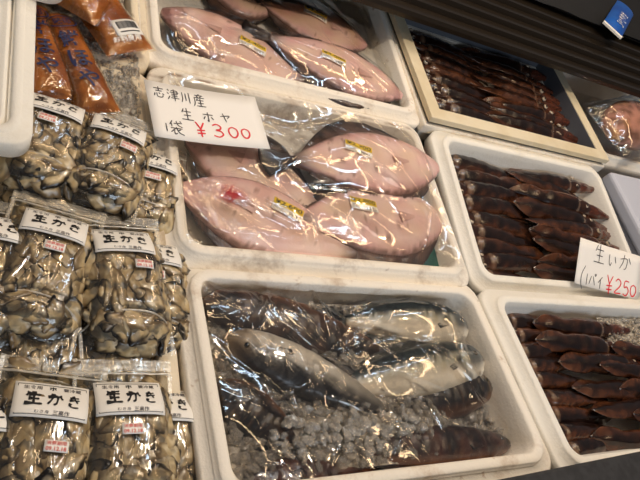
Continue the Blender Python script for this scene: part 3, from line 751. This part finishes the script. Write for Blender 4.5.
# ------------------------------------------------------------------ films draped over the fish
def bvh_of(objs):
    V, P = [], []
    dg = bpy.context.evaluated_depsgraph_get(); dg.update()
    def rec(o):
        if o.type == 'MESH':
            mw = o.matrix_world; b0 = len(V)
            V.extend([mw @ v.co for v in o.data.vertices]); P.extend([tuple(b0 + i for i in p.vertices) for p in o.data.polygons])
        for c in o.children: rec(c)
    for o in objs: rec(o)
    return BVHTree.FromPolygons(V, P)
def drape(name, x0, x1, y0, y1, objs, low, label, seed, mat, nx=84, ny=56, nl=40, amp=.004, ang=-.7, spread=.5, gap=.004, relax=26, fx=300, fy=200, soft=4, nf=14, fold=.006):
    bv = bvh_of(objs); Hh = []
    for j in range(ny):
        row = []
        for i in range(nx):
            x = x0 + (x1 - x0) * i / (nx - 1); y = y0 + (y1 - y0) * j / (ny - 1)
            h = bv.ray_cast(Vector((x, y, 1)), Vector((0, 0, -1)))[0]
            row.append(max(low(x, y), h.z if h else -1))
        Hh.append(row)
    base = [r[:] for r in Hh]
    for _ in range(relax):
        N = [r[:] for r in Hh]
        for j in range(1, ny - 1):
            for i in range(1, nx - 1):
                N[j][i] = max(base[j][i], (Hh[j - 1][i] + Hh[j + 1][i] + Hh[j][i - 1] + Hh[j][i + 1]) / 4)
        Hh = N
    for _ in range(soft):                     # the sheet bridges small dips
        N = [r[:] for r in Hh]
        for j in range(1, ny - 1):
            for i in range(1, nx - 1):
                N[j][i] = (Hh[j - 1][i] + Hh[j + 1][i] + Hh[j][i - 1] + Hh[j][i + 1] + 2 * Hh[j][i]) / 6
        Hh = N
    rnd = random.Random(seed)
    Z = [[0.0] * fx for _ in range(fy)]
    folds = []
    for _ in range(nf):
        a = ang + rnd.gauss(0, spread); folds.append((rnd.uniform(x0, x1), rnd.uniform(y0, y1), cos(a), sin(a), rnd.uniform(.05, .16), rnd.uniform(.008, .028), rnd.uniform(-1, 1) * fold))
    for j in range(fy):
        for i in range(fx):
            a = i / (fx - 1) * (nx - 1); b_ = j / (fy - 1) * (ny - 1); ia = min(nx - 2, int(a)); ib = min(ny - 2, int(b_)); fa, fb = a - ia, b_ - ib
            h = (Hh[ib][ia] * (1 - fa) + Hh[ib][ia + 1] * fa) * (1 - fb) + (Hh[ib + 1][ia] * (1 - fa) + Hh[ib + 1][ia + 1] * fa) * fb
            x = x0 + (x1 - x0) * i / (fx - 1); y = y0 + (y1 - y0) * j / (fy - 1)
            w = 0
            for (cx, cy, ca, sa, L, wd, am) in folds:
                p = (x - cx) * ca + (y - cy) * sa; q = abs(-(x - cx) * sa + (y - cy) * ca)
                if abs(p) < L and q < wd: w += am * (1 - q / wd) * (1 - abs(p) / L)
            Z[j][i] = h + gap + w + .0012 * nz(x * 16, y * 16, seed)
    dx = (x1 - x0) / (fx - 1); dy = (y1 - y0) / (fy - 1)
    for _ in range(nl):                       # pulled creases
        cx = rnd.uniform(x0, x1); cy = rnd.uniform(y0, y1); a = ang + rnd.gauss(0, spread); L = rnd.uniform(.02, .11); wd = rnd.uniform(.0016, .0034); am = amp * rnd.uniform(.35, 1.1); cv = rnd.uniform(-1.2, 1.2)
        ca, sa = cos(a), sin(a); R_ = L + .02
        for j in range(max(0, int((cy - R_ - y0) / dy)), min(fy, int((cy + R_ - y0) / dy) + 1)):
            for i in range(max(0, int((cx - R_ - x0) / dx)), min(fx, int((cx + R_ - x0) / dx) + 1)):
                px = x0 + i * dx - cx; py = y0 + j * dy - cy; p = px * ca + py * sa
                if abs(p) > L: continue
                q = -px * sa + py * ca - cv * p * p
                if abs(q) > wd * 5: continue
                Z[j][i] += am * (1 - (p / L) ** 4) * exp(-abs(q / wd) ** 1.7)
    V, Fc = grid(fx, fy, lambda u, v: (x0 + (x1 - x0) * u, y0 + (y1 - y0) * v, Z[round(v * (fy - 1))][round(u * (fx - 1))]))
    return mesh(name, V, Fc, M[mat], None, label=label, cat='plastic film')
drape('plastic_film', .320, .897, .512, .878, FA, lambda x, y: RZ - .022 + .026 * ss(.03, .0, min(x - .322, .893 - x, y - .514, .876 - y)), 'clear crinkled film stretched over the four middle flounders', 1, 'film', nl=42, amp=.0022, ang=-.85, spread=.40, fold=.006)
drape('plastic_film', .325, .912, .955, 1.34, FG, lambda x, y: RZ - .024, 'clear film over the flounders of the farthest box', 5, 'film', nl=45, amp=.0020, ang=-.6)
drape('plastic_film', .340, .85, .150, .452, FB, lambda x, y: plB(x, y) - .026 + .02 * ss(.05, 0, x - .34), 'loose shiny film over the whole fish and ice', 9, 'film2', nl=45, amp=.0026, ang=-.8, spread=.7, soft=12, nf=22, fold=.010, gap=.006)

# ------------------------------------------------------------------ oyster pouches
def oyster_data(seed):
    rnd = random.Random(seed); nr, nc = 15, 34; rings = []; cols = []
    cream = lin((188, 164, 120)); pale = lin((222, 206, 170)); brown = lin((104, 76, 40)); blackc = lin((24, 20, 17)); grey = lin((120, 114, 102))
    A = rnd.uniform(.019, .025); B = rnd.uniform(.0115, .0150); k2 = rnd.uniform(-14, 14)
    for k in range(nr):
        a = .04 + k / (nr - 1) * (pi - .08); q = []
        for i in range(nc):
            b_ = 2 * pi * i / nc
            R = 1 + .18 * sin(b_ + seed) + .13 * sin(2 * b_ + seed * 2.3) + .07 * sin(5 * b_ + seed)
            sa = sin(a) ** .8
            x = A * sa * cos(b_) * R; y = B * sa * sin(b_) * R; z = .0062 * cos(a)
            fr = exp(-((a - pi * .44) / .17) ** 2)
            x *= 1 + fr * .10 * sin(b_ * 9 + seed); y *= 1 + fr * .13 * sin(b_ * 7 + seed); z += fr * .0022 * sin(b_ * 9 + seed * 3)
            z += .0016 * nz(x * 160 + seed * 9, y * 200, seed) * sa
            y += k2 * x * x
            q.append((x, y, z))
            n = nz(x * 110, y * 110, seed); n3 = nz(x * 60 + 9, y * 90, seed + 3)
            c = mixc(cream, pale, .35 + n * 1.3); c = mixc(c, grey, .85 * ss(.08, .45, n3)); c = mixc(c, brown, .8 * ss(.02, .45, -n3) * (.6 + n))
            c = mixc(c, brown, .7 * ss(.50, 1.0, a))
            side = ss(-.5, .6, cos(b_ - seed) + .4 * nz(x * 200, y * 200, 4))
            c = mixc(c, blackc, ss(.66, .90, a + .35 * nz(x * 150, y * 150, seed)) * ss(2.3, 2.0, a) * (.2 + .8 * side))
            cols.append(c)
        rings.append(q)
    V, Fc = loops(rings)
    Fc = [tuple(reversed(f)) for f in Fc]
    return mdata('oyster', V, Fc, M['oyster'], cols)
OY = [oyster_data(s) for s in range(9)]

def pouch(cx, cy, z, yaw, label, seed, w=.128, h=.222, T=.036, tilt=0, roll=0, lab=True, lab_v=.0, stick=(0, 0), cover=None, sgrid=True):
    """v: bottom -h/2 .. top h/2 ; origin at the middle of the back sheet"""
    rnd = random.Random(seed)
    root = empty('oyster_pouch', (cx, cy, z), (tilt, roll, yaw), label=label, cat='bag of oysters', group='pouches of oysters')
    def body(x, y, k=1.0):
        u = abs(x) / (w * .445 * k); yt_ = h * .36; yb = -h * .47 + .022 * (abs(x) / (w * .5)) ** 2.5
        if u >= 1: return 0
        a = (1 - u ** 3.2) ** .5
        b_ = ss(yt_ + .016, yt_ - .05, y) * .9 + .1 * ss(yt_ + .016, yt_ + .0, y)
        c = max(0, min(1, (y - yb) / .030)); c = sqrt(c * (2 - c))
        zz = T * a * b_ * c
        yc = -h * .33 + .016 * (1 - (x / (w * .45)) ** 2)            # gusset crease
        zz -= .007 * exp(-((y - yc) / .006) ** 2) * (1 if zz > .01 else zz / .01)
        return zz
    cre = [(rnd.uniform(-.4, .4) * w, rnd.uniform(-.45, .25) * h, pi / 2 + rnd.gauss(0, .35), rnd.uniform(.02, .06), rnd.uniform(.0012, .0025), rnd.uniform(.001, .0032)) for _ in range(6)]
    def fz(x, y):
        cz = 0
        for (a0, b0, an, Ln, wd, am) in cre:
            p_ = (x - a0) * cos(an) + (y - b0) * sin(an)
            if abs(p_) < Ln:
                q_ = -(x - a0) * sin(an) + (y - b0) * cos(an)
                if abs(q_) < wd * 4: cz += am * (1 - (p_ / Ln) ** 2) * exp(-(q_ / wd) ** 2)
        wr = cz + .0012 * nz(x * 45 + seed, y * 12, seed) + .0006 * nz(x * 120, y * 60, seed)
        return body(x, y) + .0015 + wr
    nx, ny = 64, 70
    V1, F1 = grid(nx, ny, lambda u, v: ((u - .5) * w * (1 - .02 * sin(v * pi)), (v - .5) * h, fz((u - .5) * w, (v - .5) * h)))
    V2, F2 = grid(nx, ny, lambda u, v: ((u - .5) * w * (1 - .02 * sin(v * pi)), (v - .5) * h, -.001))
    n = len(V1)
    mesh('pouch_film', V1, F1, M['pouchfilm'], root)
    # zip strip and top seal
    def strip(nm, ya, yb, dz, mat):
        V, Fc = [], []
        for k in range(25):
            x = (k / 24 - .5) * w * .995
            V += [(x, ya, fz(x, ya) + .0002), (x, (ya + yb) / 2, fz(x, (ya + yb) / 2) + dz), (x, yb, fz(x, yb) + .0002)]
        for k in range(24):
            for j in range(2): Fc.append((k * 3 + j, k * 3 + j + 3, k * 3 + j + 4, k * 3 + j + 1))
        mesh(nm, V, Fc, M[mat], root)
    strip('top_seal', h * .430, h * .499, .0006, 'seal')
    strip('zip_strip', h * .405, h * .422, .0018, 'zip')
    # side seals
    for s in (1, -1):
        V, Fc = [], []
        for k in range(31):
            y = -h * .5 + h * k / 30
            V += [(s * w * .452, y, fz(s * w * .452, y) + .0003), (s * w * .489, y, fz(s * w * .489, y) + .0006)]
        for k in range(30): Fc.append((2 * k, 2 * k + 1, 2 * k + 3, 2 * k + 2) if s > 0 else (2 * k + 1, 2 * k, 2 * k + 2, 2 * k + 3))
        mesh('side_seal', V, Fc, M['seal'], root)
    V, Fc = [], []                                                       # gusset seam
    for k in range(25):
        x = (k / 24 - .5) * w * .95; yc = -h * .33 + .016 * (1 - (x / (w * .45)) ** 2)
        V += [(x, yc - .0016, fz(x, yc - .0016) + .0012), (x, yc, fz(x, yc) + .0032), (x, yc + .0016, fz(x, yc + .0016) + .0012)]
    for k in range(24):
        for j in range(2): Fc.append((k * 3 + j, k * 3 + j + 3, k * 3 + j + 4, k * 3 + j + 1))
    mesh('gusset_seam', V, Fc, M['zip'], root)
    # brine body
    V, Fc = grid(22, 34, lambda u, v: ((u - .5) * w * .93, (v - .5) * h * .95, max(0.0008, body((u - .5) * w * .93, (v - .5) * h * .95) - .009)))
    n = len(V); V2 = [(a, b_, 0) for a, b_, c in V]
    keep = [f for f in Fc if max(V[i][2] for i in f) > .001]
    mesh('brine', V + V2, keep + [tuple(n + i for i in reversed(f)) for f in keep], M['brine'], root)
    # oysters
    for j in range(11):
        for i in range(5):
            x = (-.5 + (i + .5 + (.25 if j % 2 else -.2)) / 5) * w * .88 + rnd.uniform(-.003, .003); y = -h * .44 + j * h * .074 + rnd.uniform(-.004, .004)
            b_ = body(x, y)
            if b_ < .009: continue
            o = bpy.data.objects.new('oyster', rnd.choice(OY)); link(o, root)
            e = .004; sx = (body(x + e, y) - body(x - e, y)) / (2 * e); sy = (body(x, y + e) - body(x, y - e)) / (2 * e)
            nrm = Vector((-sx * .8, -sy * .8, 1)).normalized()
            q = nrm.to_track_quat('Z', 'Y').to_matrix() @ Matrix.Rotation(rnd.choice((0, pi)) + rnd.gauss(0, .6), 3, 'Z') @ Matrix.Rotation(rnd.uniform(-.32, .32), 3, 'X')
            s = rnd.uniform(.85, 1.12)
            o.matrix_local = Matrix.Translation(Vector((x, y, b_ - .0060)) - nrm * rnd.uniform(0, .003)) @ q.to_4x4() @ Matrix.Scale(s, 4)
    # label
    if lab:
        lw, lh = .083, .049; ly = h * .5 - .037 - lh / 2 + lab_v
        def fn(x, y, l): return (x, y + ly, body(x, y + ly) + .0056 + l)
        lb = sheet('product_label', lw, lh, M['paper'], fn, root, nx=16, ny=9)
        a, b_ = lw / 2 - .003, lh / 2 - .003; q = .0007
        bars_mesh('border_line', [(-a, -b_, 2 * a, q), (-a, b_ - q, 2 * a, q), (-a, -b_, q, 2 * b_), (a - q, -b_, q, 2 * b_)], M['ink'], fn, lb, .0010)
        strokes_mesh('brush_lettering', [('生', -.031, -.009, .021, .019, .0040), ('か', -.006, -.009, .018, .018, .0036), ('き', .016, -.009, .017, .017, .0028)], M['ink'], fn, lb, True, .0010)
        strokes_mesh('crest', [('ホ', -.0045, .0135, .009, .006, .0014)], M['ink'], fn, lb, False, .0010)
        for tx in (('生食用', -.032, .0135, .020, .0055, .01), ('要冷蔵', .012, .0135, .020, .0055, .01), ('むき身', -.018, -.0195, .016, .0038, .0), ('三高作', .002, -.0205, .018, .0056, .01)):
            texts_mesh('small_print', [tx], M['pen'], fn, lb, .0010)
        def fs(x, y, l): return (x + stick[0], y + stick[1] + ly - lh / 2 - .018, body(x + stick[0], y + stick[1] + ly - lh / 2 - .018) + .0056 + l)
        st = sheet('date_sticker', .026, .013, M['paper'], fs, root, nx=6, ny=4)
        texts_mesh('date_print', [('消費期限', -.011, .001, .022, .0045, .01), ('09.12.18', -.011, -.0052, .022, .0045, .02)], M['pinkink'], fs, st, .0010)
    return root

def pb(px, py, pz, yaw, label, seed, **kw):
    """pixel of the label centre"""
    p = at(px, py, pz + .03); h = kw.get('h', .225)
    off = h * .5 - .037 - .025
    return pouch(p.x + sin(yaw) * off, p.y - cos(yaw) * off, RZ + pz, yaw, label, seed, **kw)
# front row
pb(130, 397, .000, -.03, 'front-row oyster pouch with its whole white label facing up, beside the foam wall', 101, stick=(.0, .001))
pb(52, 400, .002, -.16, 'front-row oyster pouch at the bottom left corner, label tilted', 102, stick=(.012, -.012))
pb(163, 404, -.028, -.06, 'oyster pouch half hidden between the front pouches and the foam wall', 103)
pb(-24, 410, -.006, -.1, 'front-row oyster pouch mostly cut off by the left edge', 104)
# middle row
pb(124, 241, .003, .04, 'middle-row oyster pouch with a level label, next to the foam wall', 111, stick=(.022, .000), lab_v=.002)
pb(56, 224, .006, -.22, 'middle-row oyster pouch with a strongly slanted label, below the white tray', 112, stick=(.006, .002))
pb(-8, 226, .000, -.1, 'middle-row oyster pouch with only a label sliver at the left edge', 113)
pb(153, 252, -.028, -.04, 'oyster pouch tucked edge-on against the foam wall in the middle row', 114)
# back row
pb(56, 106, .004, -.20, 'back-row oyster pouch right beside the white tray', 121, stick=(-.006, .004), h=.215)
pb(120, 128, .006, -.27, 'back-row oyster pouch with slanted label below the ice', 122, stick=(.020, .002), h=.21)
pb(153, 160, -.03, -.16, 'oyster pouch peeping out under the hand-written card', 123, h=.2)
# under layer
pouch(.13, .600, RZ - .032, -.1, 'lower oyster pouch showing between the back and middle rows', 131, lab=False, h=.2)
pouch(.235, .640, RZ - .034, .1, 'lower oyster pouch under the right end of the back row', 132, lab=False, h=.2)
pouch(.12, .35, RZ - .034, -.05, 'lower oyster pouch showing between the middle and front rows', 133, lab=False, h=.2)
pouch(.215, .33, RZ - .036, .05, 'lower oyster pouch by the wall between the middle and front rows', 134, lab=False, h=.2)

# ------------------------------------------------------------------ orange packs
def orange_pack(cx, cy, z, yaw, w, h, T, label, seed, writing=None, barcode=False, tilt=0):
    root = empty('sea_squirt_pack', (cx, cy, z), (tilt, 0, yaw), label=label, cat='seafood pack')
    def body(x, y):
        u = min(1, abs(x) / (w * .47)); v = min(1, abs(y) / (h * .47)); return T * (1 - u ** 2.4) ** .55 * (1 - v ** 5) ** .6
    def fz(x, y): return body(x, y) + .002 + .002 * nz(x * 40 + seed, y * 25, seed)
    V, Fc = grid(26, 40, lambda u, v: ((u - .5) * w, (v - .5) * h, fz((u - .5) * w, (v - .5) * h)))
    mesh('pack_film', V, Fc, M['orangefilm'], root)
    V, Fc = grid(24, 36, lambda u, v: ((u - .5) * w * .94, (v - .5) * h * .94, max(.0006, body((u - .5) * w * .94, (v - .5) * h * .94) - .0025 + .0015 * fbm(u * 9, v * 14, seed))))
    n = len(V); V2 = [(a, b_, 0) for a, b_, c in V]
    mesh('sea_squirt_flesh', V + V2, Fc + [tuple(n + i for i in reversed(f)) for f in Fc], M['orange'], root)
    fn = lambda x, y, l: (x, y, fz(x, y) + .0012 + l)
    if writing:
        k = h / .20
        texts_mesh('lettering', [(c, -.018, y * k, .034, .030 * k, .02) for c, y in zip(writing, (.006, -.030, -.066))], M['blueink'], fn, root, .0006)
        V, Fc = [], []                                                    # round crest
        for i in range(33):
            a = 2 * pi * i / 32; V += [fn(.026 * cos(a), h * .27 + .014 * sin(a), .0006), fn(.0235 * cos(a), h * .27 + .0118 * sin(a), .0006)]
        for i in range(32): Fc.append((2 * i, 2 * i + 2, 2 * i + 3, 2 * i + 1))
        mesh('crest_ring', V, Fc, M['blueink'], root)
        texts_mesh('crest_print', [('味印', -.014, h * .27 - .008, .028, .016, .02)], M['blueink'], fn, root)
    if barcode:
        f2 = lambda x, y, l: fn(x + .01, y - h * .30, l)
        st = sheet('barcode_sticker', .055, .032, M['paper'], f2, root, nx=8, ny=5)
        bars_mesh('barcode', [(-.020 + i * .0030, -.004, .0016 if i % 3 else .0022, .015) for i in range(14)] + [(-.02, -.011, .040, .002)], M['ink'], f2, st, .0012)
        texts_mesh('lettering', [('ほや', -.022, -h * .02, .034, .05, .03)], M['paper'], fn, root, .0014)
        texts_mesh('maker_print', [('お刺身用', -.03, -h * .42, .055, .010, .02)], M['paper'], fn, root, .0014)
    return root
def op(px, py, pz, *a, **k):
    p = at(px, py, pz); return orange_pack(p.x, p.y, RZ + pz, *a, **k)
op(73, 62, .008, .36, .078, .235, .026, 'orange sea squirt pack with large dark blue lettering, slanting toward the ice', 1, writing='鮮ほや')
op(38, 50, .012, .22, .085, .22, .024, 'orange pack with blue lettering tucked behind the white tray', 2, writing='鮮ほや')
op(100, 10, .018, .50, .100, .22, .022, 'orange pack with a white barcode sticker, pointing at the ice', 3, barcode=True)
op(56, -14, .036, 1.10, .085, .19, .024, 'plain orange pack lying across the others at the top left', 4)

# ------------------------------------------------------------------ wrapped fish at the right
p = at(634, 124, .03)
wf = empty('wrapped_fish', (p.x, p.y, RZ - .01), (0, 0, .35), label='brownish-pink fish wrapped in clear plastic at the right edge', cat='fish')
rings, cols = [], []
for k in range(40):
    t = k / 39; x = -.17 + .34 * t; r = .072 * sin(pi * (.04 + .92 * t)) ** .6; q = []
    for i in range(24):
        a = 2 * pi * i / 24; y = r * 1.25 * cos(a); z = r * .8 * sin(a) + .035; n_ = nz(x * 40, y * 40, z * 40); q.append((x, y, z + .004 * n_))
        cols.append(mixc(mixc(lin((206, 150, 130)), lin((124, 84, 62)), .45 + 1.8 * n_), lin((196, 140, 60)), .8 * ss(.1, .5, nz(x * 20, y * 20, 8))))
    rings.append(q)
V, Fc = loops(rings); Fc = [tuple(reversed(f)) for f in Fc]
mesh('body', V, Fc, M['fish'], wf, cols)
def wz(x, y): return .052 + .054 * max(0, 1 - (x / .195) ** 2) ** .5 * max(0, 1 - (y / .098) ** 2) ** .5
V, Fc = grid(50, 36, lambda u, v: ((u - .5) * .42, (v - .5) * .22, wz((u - .5) * .42, (v - .5) * .22) + .008 * abs(nz(u * 9, v * 14, 4)) - .02 * ss(.7, 1, max(abs(2 * u - 1), abs(2 * v - 1)))))
mesh('plastic_wrap', V, Fc, M['film2'], wf)
ff = lambda x, y, l: (x * .6 - .02 + y * .3, y * .9 + .02 - x * .5, wz(x * .6 - .02, y + .02 - x * .5) + .007 + l)
st = sheet('price_sticker', .05, .03, M['paper'], ff, wf, nx=6, ny=4)
sheet('yellow_strip', .048, .014, M['yellow'], lambda x, y, l: ff(x, y + .007, l + .0006), st, nx=6, ny=3)
texts_mesh('lettering', [('¥900', -.018, .002, .036, .010, .03)], M['ink'], ff, st, .0016)

# ------------------------------------------------------------------ price cards
def card(name, p, w, h, rot, label, dark, redit, thick=.0006, extra=None):
    root = empty(name, p, rot, label=label, cat='price card')
    bend = lambda x, y: .004 * (x / (w / 2)) ** 2
    fn = lambda x, y, l: (x, y, bend(x, y) + l)
    sheet('card', w, h, M['card'], fn, root, th=thick, nx=12, ny=6)
    for part in dark: strokes_mesh('black_handwriting', part, M['pen'], fn, root, False, thick + .0006)
    strokes_mesh('red_handwriting', redit, M['red'], fn, root, False, thick + .0006)
    return root
w, h = .219, .128
q = [at(145, 81, .018), at(255, 99, .018), at(268, 150, .018), at(152, 138, .018)]
c = (q[0] + q[1] + q[2] + q[3]) / 4
w = ((q[1] - q[0]).length + (q[2] - q[3]).length) / 2; h = ((q[3] - q[0]).length + (q[2] - q[1]).length) / 2
dd = (q[1] - q[0]) + (q[2] - q[3]); yaw = atan2(dd.y, dd.x)
d1 = [('志', -.095, .026, .022, .026), ('津', -.070, .024, .023, .028), ('川', -.045, .024, .020, .026), ('産', -.022, .020, .024, .030), ('生', -.052, -.016, .024, .028), ('ホ', -.012, -.012, .024, .022), ('ヤ', .022, -.010, .022, .022), ('1', -.088, -.050, .010, .022), ('袋', -.078, -.052, .026, .030)]
r1 = [('¥', -.030, -.050, .020, .034), ('3', .000, -.046, .024, .030), ('0', .032, -.043, .020, .024), ('0', .057, -.042, .018, .022)]
card('price_card', (c.x, c.y, c.z), w, h, (0, 0, yaw), 'white hand-written card with red 300 yen, lying over the corner of the middle box',
     [[(a, x, y, ww, hh, .0022) for a, x, y, ww, hh in dd_] for dd_ in (d1[:4], d1[4:7], d1[7:])], [(a, x, y, ww, hh, .0034) for a, x, y, ww, hh in r1])
q = [at(570, 239, -.0), at(632, 257, -.0), at(644, 299, -.0), at(582, 281, -.0)]
q = [at(570, 239, .030), at(633, 257.5, .030), at(645, 299, -.016), at(582, 281, -.016)]
c = (q[0] + q[1] + q[2] + q[3]) / 4
ux = ((q[1] - q[0]) + (q[2] - q[3])).normalized(); uy = ((q[0] - q[3]) + (q[1] - q[2])); uy = (uy - ux * uy.dot(ux)).normalized(); uz = ux.cross(uy)
w = ((q[1] - q[0]).length + (q[2] - q[3]).length) / 2; h = ((q[3] - q[0]).length + (q[2] - q[1]).length) / 2
k = w / .19
d2 = [('生', -.050, .006, .034, .040), ('い', -.006, .006, .026, .030), ('か', .028, .006, .034, .034), ('(', -.085, -.050, .020, .040), ('1', -.066, -.046, .010, .028), ('パ', -.055, -.044, .022, .028), ('イ', -.030, -.044, .018, .026)]
r2 = [('¥', -.004, -.050, .022, .040), ('2', .022, -.045, .022, .032), ('5', .046, -.045, .020, .032), ('0', .068, -.042, .018, .024)]
pr = card('price_card', tuple(c), w, h, Matrix((ux, uy, uz)).transposed().to_euler(), 'white card with red 250 yen standing in the front right of the squid box',
     [[(a, x * k, y * k, ww * k, hh * k, .0024) for a, x, y, ww, hh in dd_] for dd_ in (d2[:3], d2[3:])], [(a, x * k, y * k, ww * k, hh * k, .0034) for a, x, y, ww, hh in r2])

# ------------------------------------------------------------------ light
w_ = bpy.data.worlds.new('market_hall'); scn.world = w_; w_.use_nodes = True
w_.node_tree.nodes['Background'].inputs[0].default_value = (.86, .86, .92, 1); w_.node_tree.nodes['Background'].inputs[1].default_value = .10
def area(name, loc, target, size, power, color, sy=None):
    l = bpy.data.lights.new(name, 'AREA'); l.energy = power; l.size = size; l.color = color
    if sy: l.shape = 'RECTANGLE'; l.size_y = sy
    o = bpy.data.objects.new(name, l); col.objects.link(o); o.location = loc
    o.rotation_euler = (Vector(target) - Vector(loc)).to_track_quat('-Z', 'Y').to_euler()
def bulb(name, loc, power, color, r=.06):
    l = bpy.data.lights.new(name, 'POINT'); l.energy = power; l.color = color; l.shadow_soft_size = r
    o = bpy.data.objects.new(name, l); col.objects.link(o); o.location = loc
warm = (1.0, .70, .40); cool = (.62, .80, 1.0)
bulb('hanging_or_glint_bulb', (.95, .70, 1.95), 41, (1.0, .84, .66), .04)
for x, y, z, e in ((1.45, .85, 1.7, 4), (.3, 1.3, 1.6, 4), (1.7, 1.9, 1.6, 4), (.9, 2.1, 1.6, 4)):
    bulb('hanging_or_glint_bulb', (x, y, z), e, warm, .022)  # small extra bulbs, added for warm glints on the film
def streak_strip(loc, yaw, length, power, color, w=.035):  # unseen strip lights, added to draw long highlights along the film creases
    l = bpy.data.lights.new('added_streak_light', 'AREA'); l.energy = power; l.shape = 'RECTANGLE'; l.size = length; l.size_y = w; l.color = color
    o = bpy.data.objects.new('added_streak_light', l); col.objects.link(o); o.location = loc; o.rotation_euler = (0, 0, yaw)
streak_strip((1.0, 1.65, 1.65), 0, 2.4, 5, warm)
streak_strip((1.75, 1.0, 1.75), pi / 2, 2.2, 5, warm)
streak_strip((.35, .8, 1.9), pi / 2, 2.0, 4, warm)
streak_strip((1.25, 1.2, 1.95), .5, 1.8, 5, cool, .04)
streak_strip((.7, 2.2, 1.8), .1, 2.0, 4, cool, .04)
area('street_daylight', (.9, -2.2, 1.6), (.7, .6, 0), 1.4, 20, (.74, .86, 1.0), 1.0)
scn.view_settings.exposure = .18
